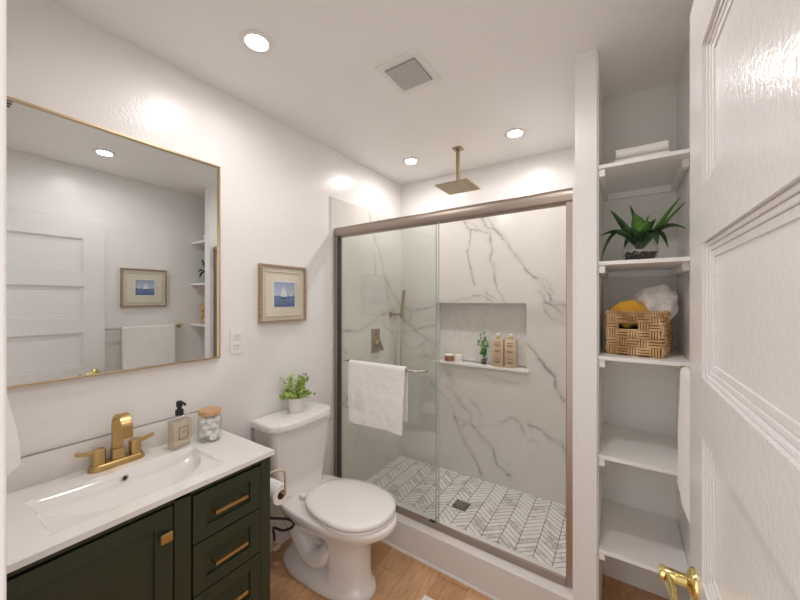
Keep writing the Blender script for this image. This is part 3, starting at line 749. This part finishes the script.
# ---- jar of cotton balls
jx, jy = -1.560, .800
o = thing('glass_jar', (jx, jy, CT), 'clear glass jar with bamboo lid beside the soap dispenser', 'jar')
B().lathe([(.042, 0), (.047, .003), (.0485, .012), (.0485, .100), (.044, .112), (.040, .118), (.0375, .118), (.0415, .110), (.0460, .099), (.0460, .012), (.042, .006), (0, .006)], (jx, jy, CT), 40).obj('glass_body', 'clear', o, smooth=50)
B().lathe([(.043, .118), (.0465, .120), (.0465, .136), (.043, .139), (0, .139)], (jx, jy, CT), 40).obj('lid', 'lidwood', o, smooth=40)
random.seed(5); balls = []
for k in range(9000):
    r = .0115; a = random.uniform(0, 2*PI); d = .0295*math.sqrt(random.random()); z = CT+.018+random.uniform(0, .080)
    p = Vector((jx+d*math.cos(a), jy+d*math.sin(a), z))
    if all((p-q).length > .0275 for q in balls): balls.append(p)
    if len(balls) >= 34: break
balls.sort(key=lambda p: p.z)
c0 = None
for p in balls:
    if c0 is None:
        c0 = B().ball(p, .0158, sub=2, rough=.25).obj('cotton_ball', 'cotton', org=p, smooth=180)
        tag(c0, 'white cotton ball inside the glass jar with bamboo lid', 'cotton ball', 'cotton balls in the glass jar')
    else:
        c = c0.copy(); C.objects.link(c); c.location = p; c.rotation_euler = (p.x*90, p.y*70, p.z*99)

def smooth_path(P_, n=6):
    P_ = [Vector(p) for p in P_]; out = []
    for i in range(len(P_)-1):
        a, b_, c, d = P_[max(i-1, 0)], P_[i], P_[i+1], P_[min(i+2, len(P_)-1)]
        for k in range(n):
            t_ = k/n
            out.append(.5*((2*b_)+(-a+c)*t_+(2*a-5*b_+4*c-d)*t_**2+(-a+3*b_-3*c+d)*t_**3))
    out.append(P_[-1]); return out
# ================================================================== TOILET
ty = 1.298
def ss_(a, b_, x):
    q = min(1, max(0, (x-a)/(b_-a))); return q*q*(3-2*q)
t = thing('toilet', (-1.35, ty, 0), 'white two-piece toilet with closed lid between vanity and shower', 'toilet')
def ring(z, xb, xf, hw, n=64, nb=3.2, nf=2.15, xm=None, pinch=0):
    xm = xm if xm is not None else xb+(xf-xb)*.48
    pts = []
    for i in range(n):
        a = 2*PI*i/n; c_, s_ = math.cos(a), math.sin(a)
        e = nf if c_ > 0 else nb
        x = xm+(xf-xm if c_ > 0 else xm-xb)*math.copysign(abs(c_)**(2/e), c_)
        y = ty+hw*math.copysign(abs(s_)**(2/e), s_)*(1-pinch*ss_(-1.215, -1.255, x))
        pts.append((x, y, z))
    return pts
rs = [ring(0, -1.60, -1.015, .132), ring(.012, -1.602, -1.008, .136), ring(.035, -1.60, -1.012, .134), ring(.050, -1.59, -1.022, .124, pinch=.05), ring(.065, -1.58, -1.035, .113, pinch=.30),
      ring(.12, -1.57, -1.045, .110, nf=2.5, pinch=.42), ring(.19, -1.57, -1.045, .111, nf=2.5, pinch=.42), ring(.235, -1.58, -1.035, .116, nf=2.4, pinch=.30), ring(.275, -1.59, -1.005, .134, nf=2.2, pinch=.10),
      ring(.31, -1.60, -.960, .158), ring(.340, -1.60, -.922, .177), ring(.355, -1.60, -.905, .186), ring(.365, -1.60, -.896, .191), ring(.384, -1.60, -.893, .193), ring(.393, -1.60, -.897, .190), ring(.395, -1.59, -.907, .182)]
B().loft(rs).obj('bowl', 'porcelain', t, smooth=60)
# trapway bulges at both sides of the pedestal
for s in (-1, 1):
    p = smooth_path([(-1.20, ty+s*.070, .24), (-1.27, ty+s*.080, .15), (-1.36, ty+s*.082, .13), (-1.46, ty+s*.080, .21), (-1.55, ty+s*.07, .25)], 5)
    B().tube(p, [.034+.016*math.sin(PI*i/(len(p)-1)) for i in range(len(p))], 20).obj('trapway', 'porcelain', t, smooth=180)
    B().ball((-1.38, ty+s*.112, .035), .014, (1, 1, 1)).obj('bolt_cap', 'white', t, smooth=180)
# seat and lid
def dring(z, xb, xf, hw): return ring(z, xb, xf, hw, nb=2.25, nf=2.15, xm=-1.13)
B().loft([dring(.3965, -1.38, -.925, .172), dring(.399, -1.405, -.915, .185), dring(.410, -1.405, -.915, .185), dring(.412, -1.383, -.922, .175)]).obj('seat', 'seat', t, smooth=50)
B().loft([dring(.4155, -1.385, -.925, .172), dring(.418, -1.412, -.914, .186), dring(.429, -1.412, -.914, .186), dring(.435, -1.406, -.920, .181), dring(.439, -1.366, -.945, .154), dring(.440, -1.32, -.99, .11)]).obj('lid', 'seat', t, smooth=50)
B().loft([dring(.4115, -1.37, -.935, .163), dring(.416, -1.37, -.935, .163)]).obj('seat_gap_shadow', 'grille', t)  # grey slab added as the dark shadow gap between seat and lid
for y in (ty-.075, ty+.075): B().box(-1.44, -1.40, y-.02, y+.02, .395, .42, .008).obj('hinge', 'seat', t, smooth=50)
def tr(z, xb, xf, hw, r=.035, bow=.0):
    p = sq((xb+xf)/2, ty, z, (xf-xb)/2, hw, r, 8)
    return [(x+bow*(1-((y-ty)/hw)**2) if x > (xb+xf)/2 else x, y, z) for x, y, z in p]
b = B().loft([tr(.380, -1.665, -1.46, .125, .05), tr(.43, -1.672, -1.50, .165, .04), tr(.47, -1.674, -1.515, .182, .035, .008), tr(.60, -1.676, -1.508, .203, .035, .012), tr(.762, -1.678, -1.50, .218, .035, .015)])
b.obj('tank', 'porcelain', t, smooth=50)
def lr(z, g_): 
    p = []
    n = 30
    for i in range(n+1):
        yy = -1+2*i/n; hw = .222-g_
        x = -1.487-g_+.028*(1-yy**2)**.8*1.0-.035*abs(yy)**9
        p.append((x, ty+yy*hw, z))
    p += [(-1.681+g_*.3, ty+.218-g_, z), (-1.681+g_*.3, ty-.218+g_, z)]
    return p
B().loft([lr(.762, .006), lr(.766, 0), (lr(.792, 0)), lr(.800, .004), lr(.8035, .012)]).obj('tank_lid', 'lidreflection', t, smooth=40)
B().box(-1.50, -1.487, 1.475, 1.50, .722, .733, .003).obj('flush_lever', 'chrome', t, smooth=50)
# toilet supply valve and hose
o = thing('supply_valve', (XL+.004, 1.13, .145), 'chrome water supply valve with dark looped hose beside the toilet', 'valve')
vx, vy, vz = -1.545, 1.13, .145
b = B().lathe([(.022, 0), (.022, .004), (.008, .006), (.008, .13)], (XL, vy, vz), 20, 'x'); b.lathe([(.0, .12), (.013, .12), (.013, .15), (0, .15)], (XL, vy, vz), 18, 'x').lathe([(.009, 0), (.009, .03)], (vx, vy, vz), 16)
b.obj('valve_body', 'nickel', o, smooth=40)
B().loft([[(vx+.012+dz, vy+yy, vz+xx) for xx, yy, _ in sq(0, 0, 0, .012, .020, .008)] for dz in (0, .012)]).obj('valve_knob', 'nickel', o, smooth=40)
pth = [(vx, vy, vz+.025), (vx, vy, .20), (-1.535, 1.115, .25), (-1.50, 1.10, .275), (-1.45, 1.11, .275), (-1.405, 1.13, .295), (-1.395, 1.135, .32), (-1.42, 1.12, .338), (-1.47, 1.10, .335), (-1.525, 1.09, .325), (-1.55, 1.09, .345), (-1.56, 1.10, .38), (-1.57, 1.13, .40), (-1.59, 1.18, .41)]
B().tube(smooth_path(pth), .0065, 12).obj('braided_hose', 'hose', o, smooth=180)
# ---- paper holder and roll on the vanity side
o = thing('paper_holder', (-1.30, VY1+.006, .66), 'satin nickel hook paper holder on the right side of the vanity', 'paper holder')
Yp = VY1+.006; ry, rz = .985, .580
B().lathe([(.018, 0), (.018, .006), (.008, .008), (.008, .02)], (-1.30, Yp, .690), 20, 'y').obj('mount', 'nickel', o, smooth=40)
pth = smooth_path([(-1.30, Yp+.01, .690), (-1.295, Yp+.05, .692), (-1.285, ry-.02, .692), (-1.275, ry-.004, .684), (-1.270, ry, .665), (-1.268, ry, .60), (-1.270, ry, .578), (-1.285, ry, rz), (-1.33, ry, rz), (-1.405, ry, rz)])
B().tube(pth, .0052, 12).obj('rod', 'nickel', o, smooth=180)
o = thing('toilet_paper_roll', (-1.345, ry, rz), 'white toilet paper roll on the nickel holder by the vanity', 'toilet paper')
B().lathe([(.020, -.05), (.043, -.05), (.045, -.048), (.045, .048), (.043, .05), (.020, .05), (.020, -.05)], (-1.345, ry, rz-.012), 40, 'x').obj('paper', 'paper', o, smooth=40)
B().lathe([(.0203, -.0505), (.0203, .0505), (.0185, .0505), (.0185, -.0505), (.0203, -.0505)], (-1.345, ry, rz-.012), 32, 'x').obj('cardboard_core', 'cardboard', o, smooth=40)

# ---- potted plant on the tank
cx, cy = -1.595, 1.315; cz = .804
o = thing('potted_plant', (cx, cy, cz), 'bushy light green plant in a grey-white pot on the toilet tank', 'plant')
B().lathe([(.038, 0), (.040, .002), (.044, .084), (.041, .084), (.039, .068), (0, .068)], (cx, cy, cz), 36).obj('pot', 'pot', o, smooth=40)
B().lathe([(.0, .066), (.033, .064), (.033, .06), (0, .06)], (cx, cy, cz+.004), 24).obj('soil', 'soil', o)
bs, bl = B(), B(); random.seed(21)
for k in range(40):
    a = random.uniform(0, 2*PI); e = random.uniform(.25, 1.45)
    L = random.uniform(.092, .130)*(1.28 if e > .9 else 1)
    p0 = Vector((cx+.012*math.cos(a), cy+.012*math.sin(a), cz+.06))
    dr = Vector((math.cos(a)*math.cos(e)*.72, math.sin(a)*math.cos(e)*.82, math.sin(e)))
    p1 = p0+dr*L+Vector((0, 0, -.012*(1.5-e)))
    pm = p0+dr*L*.5+Vector((0, 0, .018))
    pts = [p0.lerp(pm, q).lerp(pm.lerp(p1, q), q) for q in [i/7 for i in range(8)]]
    bs.tube(pts, .0011, 5)
    for i in range(2, 8):
        tn = (pts[i]-pts[i-1]).normalized()
        for s in (0, 1):
            nn = Vector((random.uniform(-1, 1), random.uniform(-1, 1), random.uniform(.1, 1)))
            leaf_round(bl, pts[i]+Vector((random.uniform(-.008, .008), random.uniform(-.008, .008), random.uniform(-.004, .006))), nn, random.uniform(.0075, .0120))
bs.obj('stem', 'leaf_light', o, smooth=180); bl.obj('foliage', 'leaf_light', o)

# ================================================================== CLOSET SHELVES
ZS = (2.033, 1.624, 1.222, .802, .402)
where = ('top shelf, holding two folded towels', 'second shelf from the top, holding the spiky plant', 'third shelf from the top, holding the wicker basket', 'empty fourth shelf from the top, level with the towel end', 'empty lowest shelf of the closet above the wood floor')
for z, wtxt in zip(ZS, where):
    o = thing('closet_shelf', ((-.074+XR)/2, 1.86, z-.016), 'white painted '+wtxt, 'shelf', 'open closet shelves')
    B().box(-.0735, XR-.001, 1.655, 2.084, z-.016, z).obj('board', 'shelf', o, bev=.001)
    B().box(-.0735, -.052, 1.662, 2.084, z-.048, z-.0165).obj('cleat', 'shelf', o, bev=.001)
    B().box(XR-.022, XR-.001, 1.72, 2.084, z-.048, z-.0165).obj('cleat', 'shelf', o, bev=.001)
    B().box(-.052, XR-.022, 2.064, 2.084, z-.048, z-.0165).obj('cleat', 'shelf', o, bev=.001)
# folded towels
def folded(z, x0, x1, y0, y1, h, seed, label):
    b = B(); n = 40; rings = []
    for k in range(n+1):
        x = x0+(x1-x0)*k/n; pr = []; m_ = 44
        for i in range(m_):
            a = 2*PI*i/m_; c_, s_ = math.cos(a), math.sin(a)
            pz_ = h/2*math.copysign(abs(s_)**(2/2.6), s_)
            bulge = 1+.06*noise.noise(Vector((x*14, seed, s_)))
            py_ = (y0+y1)/2+(y1-y0)/2*math.copysign(abs(c_)**(2/9), c_)*(1+(.01 if c_ < 0 else 0)*bulge)
            q = .003*noise.noise(Vector((x*22, py_*16, pz_*60+seed)))
            pr.append((x+.004*noise.noise(Vector((seed, pz_*90, py_*9))), py_+q, z+h/2+pz_*bulge))
        rings.append(pr)
    b.loft(rings)
    o = b.obj('folded_towel', 'towel', org=((x0+x1)/2, (y0+y1)/2, z), smooth=70)
    tag(o, label, 'towel', 'folded towels on the top shelf')
folded(2.034, -.018, .172, 1.74, 1.96, .044, 1, 'folded white towel, lower of the two on the top shelf')
folded(2.080, -.014, .166, 1.745, 1.95, .041, 5, 'folded white towel, upper of the two on the top shelf')
# spiky plant in a glass bowl
cx, cy, cz = .072, 1.775, 1.625
o = thing('spiky_plant', (cx, cy, cz), 'spiky dark green plant in a round glass bowl on the closet shelf', 'plant')
pf_ = [(.030, 0), (.048, .004), (.062, .020), (.067, .042), (.062, .064), (.050, .082), (.040, .092)]
B().lathe(pf_+[(r-.002, h) for r, h in pf_[::-1]], (cx, cy, cz), 40).obj('glass_bowl', 'clear', o, smooth=60)
b = B(); random.seed(3)
for k in range(150):
    z = random.uniform(.010, .040); rm = .044+.013*min(1, z/.03)
    a = random.uniform(0, 2*PI); d = rm*math.sqrt(random.random())
    b.ball((cx+d*math.cos(a), cy+d*math.sin(a), cz+z), random.uniform(.006, .010), (1, .8, .7), 1, rot=a)
tag(b.obj('pebbles', 'stone', o, smooth=180), kind='stuff')
def blade(b, p0, p1, sag, w, lift=0.0, n=12):
    p0, p1 = Vector(p0), Vector(p1)
    mid = (p0+p1)/2+Vector((0, 0, sag)); rows = []
    pts = [p0.lerp(mid, q).lerp(mid.lerp(p1, q), q) for q in [i/n for i in range(n+1)]]
    for i, p in enumerate(pts):
        tn = (pts[min(i+1, n)]-pts[max(i-1, 0)]).normalized()
        sd = tn.cross(Vector((0, 0, 1)))
        if sd.length < .15: sd = tn.cross(Vector((0, 1, 0)))
        sd.normalize(); up = sd.cross(tn).normalized()
        q = i/n; ww = w*(.45+.55*math.sin(min(1, q*2.2)*PI/2))*(1-q**3.2)+.0006
        rows.append([b.bm.verts.new(p+sd*ww*k_+up*(abs(k_)*ww*.45)) for k_ in (-1, -.5, 0, .5, 1)])
    for r0, r1 in zip(rows, rows[1:]):
        for i in range(4): b.bm.faces.new((r0[i], r0[i+1], r1[i+1], r1[i]))
c0_ = (cx, cy, cz+.095)
# tips (dx, dy, z above shelf, sag, half width, material)
tips = [(-.105, -.06, .225, -.01, .016, 'leaf_dark'), (-.035, .02, .255, .01, .013, 'leaf_dark'), (.035, .01, .20, .0, .015, 'leaf_mid'),
        (.135, -.03, .255, -.015, .014, 'leaf_mid'), (.152, .0, .235, -.005, .015, 'leaf_mid'), (.148, -.055, .115, .085, .017, 'leaf_dark'),
        (-.142, -.06, .115, .075, .016, 'leaf_dark'), (-.140, -.07, .012, .19, .013, 'leaf_dark'), (.055, -.10, .055, .11, .016, 'leaf_dark'),
        (.09, -.07, .045, .13, .014, 'leaf_dark'), (-.055, -.06, .055, .085, .010, 'leaf_dark'), (.0, -.05, .185, .015, .016, 'leaf_mid'),
        (-.02, -.03, .21, .01, .018, 'leaf_mid'), (.03, -.06, .16, .02, .02, 'leaf_mid'), (.06, .06, .19, .01, .013, 'leaf_dark'), (-.07, .07, .17, .02, .014, 'leaf_dark'),
        (-.06, -.07, .14, .03, .017, 'leaf_dark'), (.08, .01, .14, .04, .016, 'leaf_dark')]
for dx, dy, z, sg, w, mm in tips:
    b = B(); blade(b, (cx+dx*.08, cy+dy*.08, cz+.055), (cx+dx, cy+dy, cz+z), sg, w*1.85)
    lf = b.obj('leaf', mm, o, smooth=180)
    md = lf.modifiers.new('s', 'SOLIDIFY'); md.thickness = .0012

# wicker basket
bcx, bcy, bz = .073, 1.845, 1.223
o = thing('wicker_basket', (bcx, bcy, bz), 'woven tan wicker basket with cut-out handle on the closet shelf', 'basket')
BW, BD, BH = .188, .225, .186      # width, depth, height
ang = math.radians(-13)
o.rotation_euler = (0, 0, ang)
def strand(b, p0, p1, r, nrm, bulge):
    p0, p1, nrm = Vector(p0), Vector(p1), Vector(nrm); n = 6
    pts = [p0.lerp(p1, i/n)+nrm*bulge*math.sin(PI*i/n) for i in range(n+1)]
    b.tube(pts, [r*random.uniform(.85, 1.15) for _ in pts], 6)
def weave_face(b, o0, u, nrm, width, height, hole=None, nu=4, nz=4):
    """patches of horizontal and vertical strands in a checker"""
    o0, u, nrm = Vector(o0), Vector(u), Vector(nrm); z = Vector((0, 0, 1))
    cw, chh = width/nu, height/nz
    for i in range(nu):
        for j in range(nz):
            u0, z0 = i*cw, j*chh
            if hole and hole[0] < u0+cw/2 < hole[1] and hole[2] < z0+chh/2 < hole[3]: continue
            k = 3
            if (i+j) % 2:
                for q in range(k):
                    zz = z0+(q+.5)*chh/k
                    strand(b, o0+u*(u0-.004)+z*zz, o0+u*(u0+cw+.004)+z*zz, chh/k*.40, nrm, .007)
            else:
                for q in range(k+1):
                    uu = u0+(q+.5)*cw/(k+1)
                    strand(b, o0+u*uu+z*(z0-.004), o0+u*uu+z*(z0+chh+.004), cw/(k+1)*.40, nrm, .006)
random.seed(9)
x0, x1, y0, y1 = bcx-BW/2, bcx+BW/2, bcy-BD/2, bcy+BD/2
b = B()
hole = (.055, .125, .60*BH*.92, .83*BH)
weave_face(b, (x0, y0, bz+.004), (1, 0, 0), (0, -1, 0), BW, BH-.012, (.0376, .113, .104, .139), 5, 5)
weave_face(b, (x1, y0, bz+.004), (0, 1, 0), (1, 0, 0), BD, BH-.012)
weave_face(b, (x0, y0, bz+.004), (0, 1, 0), (-1, 0, 0), BD, BH-.012)
weave_face(b, (x0, y1, bz+.004), (1, 0, 0), (0, 1, 0), BW, BH-.012)
b.obj('woven_body', 'wicker', o, smooth=180)
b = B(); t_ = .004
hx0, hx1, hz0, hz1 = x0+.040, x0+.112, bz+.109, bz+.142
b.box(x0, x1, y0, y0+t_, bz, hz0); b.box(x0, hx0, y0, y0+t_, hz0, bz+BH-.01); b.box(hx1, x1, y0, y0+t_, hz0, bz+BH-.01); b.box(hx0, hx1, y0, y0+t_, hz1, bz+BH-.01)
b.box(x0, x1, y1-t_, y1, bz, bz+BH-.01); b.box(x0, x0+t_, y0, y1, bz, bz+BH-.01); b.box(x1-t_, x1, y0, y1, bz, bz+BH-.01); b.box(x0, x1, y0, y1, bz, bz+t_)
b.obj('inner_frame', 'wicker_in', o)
b = B()
for zz, rr_ in ((bz+BH-.004, .0065), (bz+BH-.013, .006)):
    for p0, p1 in (((x0-.004, y0-.003), (x1+.004, y0-.003)), ((x1+.003, y0-.004), (x1+.003, y1+.004)), ((x1+.004, y1+.003), (x0-.004, y1+.003)), ((x0-.003, y1+.004), (x0-.003, y0-.004))):
        b.tube([(*p0, zz), (*p1, zz)], rr_, 10)
nwr = 26
for k in range(nwr):
    x = x0+(x1-x0)*k/(nwr-1)
    b.tube(arc((x, y0-.003, bz+BH-.009), .0125, PI*.9, -PI*1.05, 10, 'yz'), .0030, 6)
for k in range(30):
    y = y0+(y1-y0)*k/29
    b.tube(arc((x1+.003, y, bz+BH-.009), .0125, PI*.9, -PI*1.05, 10, 'xz'), .0030, 6)
b.obj('rim', 'wicker', o, smooth=180)
for zz in (hz1+.003, hz0-.003):
    pass
b = B().tube([(hx0, y0-.004, hz0), (hx1, y0-.004, hz0), (hx1, y0-.004, hz1), (hx0, y0-.004, hz1), (hx0, y0-.004, hz0)], .0042, 8)
b.obj('handle_edge', 'wicker', o, smooth=180)
# things in the basket
def inb(dx, dy):
    c_, s_ = math.cos(ang), math.sin(ang); return (bcx+dx*c_-dy*s_, bcy+dx*s_+dy*c_)
px_, py_ = inb(-.028, -.038)
b = B().ball((px_, py_, bz+.176), .070, (1.02, .85, .92), 4, rough=.22)
tag(b.obj('bath_sponge', 'yellow', org=(px_, py_, bz+.10), smooth=180), 'yellow bath sponge sticking out of the wicker basket', 'sponge')
px_, py_ = inb(.045, .045)
b = B().ball((0, 0, 0), .096, (.86, .80, 1.05), 4, rough=.16)
bmesh.ops.rotate(b.bm, cent=(0, 0, 0), matrix=Matrix.Rotation(math.radians(28), 3, 'Y'), verts=b.bm.verts[:])
bmesh.ops.translate(b.bm, verts=b.bm.verts[:], vec=(px_, py_, bz+.205))
tag(b.obj('net_sponge', 'fluff', org=(px_, py_, bz+.1), smooth=180), 'large fluffy white bath pouf behind the yellow sponge', 'sponge')

# ================================================================== RIGHT WALL: TOWEL BAR AND TOWEL
tb = thing('towel_rail', (XR, 1.26, 1.215), 'thin gold towel bar on the wall behind the open door, seen in mirror', 'towel bar')
B().tube([(XR-.042, .875, 1.215), (XR-.042, 1.555, 1.215)], .006, 14).obj('bar', 'nickel', tb, smooth=180)
for y in (.89, 1.54):
    B().lathe([(.023, -.001), (.023, -.007), (.009, -.012), (.008, -.034), (.012, -.038), (.012, -.049), (.008, -.052)], (XR, y, 1.215), 24, 'x').obj('bracket', 'doorbrass', tb, smooth=40)
draped_towel('hanging_towel', 'y', 1.085, 1.49, XR-.042, 1.217, .010, .39, .36, .003, 8, flip=-1, th=.005,
             label='white towel over the wall bar, its edge peeking out past the door')
# towel by the doorway, left edge of the photo
hk = thing('towel_ring', (-1.46, YF, 1.215), 'small gold towel ring on the doorway wall beside the vanity', 'towel ring')
B().lathe([(.022, .001), (.022, .007), (.008, .010), (.008, .078)], (-1.46, YF, 1.245), 20, 'y').obj('mount', 'brass', hk, smooth=40)
B().tube([(-1.46+.075*math.cos(a), YF+.075, 1.165+.075*math.sin(a)) for a in [PI/2+2*PI*i/32 for i in range(33)]], .004, 8).obj('ring', 'brass', hk, smooth=180)
b = B(); rings = []
for k in range(33):
    q = k/32; z = 1.222-.252*q
    top = min(1, (q/.10))**.5 if q < .10 else 1; bot = min(1, ((1-q)/.07)+.25)
    hw = (.040+.045*min(1, q*1.6))*top*bot; hd = (.042+.016*min(1, q*1.25))*max(.3, top)*bot
    cyy = YF+.078+.012*min(1, q*1.5)
    ring_ = []
    for i in range(48):
        a = 2*PI*i/48; e = 1+.06*noise.noise(Vector((math.cos(a)*2, math.sin(a)*2, z*9)))+.03*math.sin(5*a)*min(1, q*2)
        ring_.append((-1.46+hw*e*math.cos(a), max(YF+.004, cyy+hd*e*math.sin(a)), z))
    rings.append(ring_)
b.loft(rings)
tag(b.obj('hand_towel', 'towel', org=(-1.46, YF+.06, 1.2), smooth=70), 'white hand towel hanging by the vanity at the photo left edge', 'towel')

# ================================================================== OPEN DOOR
DXF = .128; DT = .035; DY0, DY1 = .165, .957; DH = 2.078
dr = thing('open_door', (DXF+DT/2, DY0, .008), 'white glossy five-panel door standing open at the right', 'door')
panels = [(1.935, 1.672), (1.566, 1.315), (1.207, .935), (.815, .555), (.445, .23)]
py0, py1 = DY0+.115, DY1-.128
b = B()
xs0, xs1 = DXF, DXF+DT
b.box(xs0, xs1, DY0, py0, .008, DH); b.box(xs0, xs1, py1, DY1, .008, DH)
zr = [DH]+[z for p in panels for z in p]+[.008]
for i in range(0, len(zr), 2): b.box(xs0, xs1, py0, py1, zr[i+1], zr[i])
b.obj('stiles_and_rails', 'door', dr)
for z1, z0 in panels:
    p = B().box(xs0+.013, xs1-.013, py0-.002, py1+.002, z0-.002, z1+.002).obj('panel', 'door', dr)
    # stepped moulding, on the room face
    b = B()
    for g0, g1, d0, d1 in ((0, .008, .0055, .014), (.008, .017, .0085, .014), (.017, .030, .0105, .014)):
        X0_, X1_ = xs0+d0, xs0+d1
        b.box(X0_, X1_, py0+g0, py0+g1, z0+g0, z1-g0); b.box(X0_, X1_, py1-g1, py1-g0, z0+g0, z1-g0)
        b.box(X0_, X1_, py0+g1, py1-g1, z0+g0, z0+g1); b.box(X0_, X1_, py0+g1, py1-g1, z1-g1, z1-g0)
    b.obj('moulding', 'door', p, bev=.002)
hz, hy = .885, DY1-.062
lv = B().lathe([(.029, -.0), (.0285, -.004), (.024, -.009), (.015, -.012), (.0125, -.014), (.0125, -.030), (.0135, -.031), (.0135, -.056), (.012, -.058)], (xs0, hy, hz), 36, 'x').obj('lever_rose', 'doorbrass', dr, smooth=40)
b = B(); rings = []
for k in range(16):
    q = k/15; y = hy+.011-.118*q
    hh = .0105+.006*math.sin(min(1, q*1.6)*PI)-.002*q; xx = xs0-.051+.012*math.sin(q*PI*.9); zz = hz-.008*math.sin(q*PI)
    rings.append([(xx+.0065*math.cos(a), y, zz+hh*math.sin(a)) for a in [2*PI*i/20 for i in range(20)]])
b.loft(rings); b.obj('lever', 'doorbrass', lv, smooth=60)
B().box(xs0+.005, xs1-.005, DY1-.0005, DY1+.0015, hz-.06, hz+.06).obj('latch_plate', 'doorbrass', dr)
for z in (.25, 1.05, 1.85):
    B().lathe([(.006, 0), (.006, .09)], (xs0-.002, DY0-.008, z), 12).box(xs0, xs0+.03, DY0-.003, DY0, z, z+.09).obj('hinge', 'doorbrass', dr)

# ================================================================== FLOOR REGISTER
o = thing('floor_register', (-.68, 1.39, 0), 'light metal floor vent register at the bottom edge of the photo', 'floor vent')
b = B(); fx0, fx1, fy0, fy1 = -.805, -.54, 1.33, 1.45
b.box(fx0, fx1, fy0, fy0+.018, .0, .006); b.box(fx0, fx1, fy1-.018, fy1, .0, .006); b.box(fx0, fx0+.018, fy0+.018, fy1-.018, 0, .006); b.box(fx1-.018, fx1, fy0+.018, fy1-.018, 0, .006)
b.obj('register_frame', 'pot', o, bev=.001)
b = B()
for k in range(16): b.box(fx0+.022+k*.014, fx0+.030+k*.014, fy0+.018, fy1-.018, .001, .005)
b.obj('slat', 'pot', o)
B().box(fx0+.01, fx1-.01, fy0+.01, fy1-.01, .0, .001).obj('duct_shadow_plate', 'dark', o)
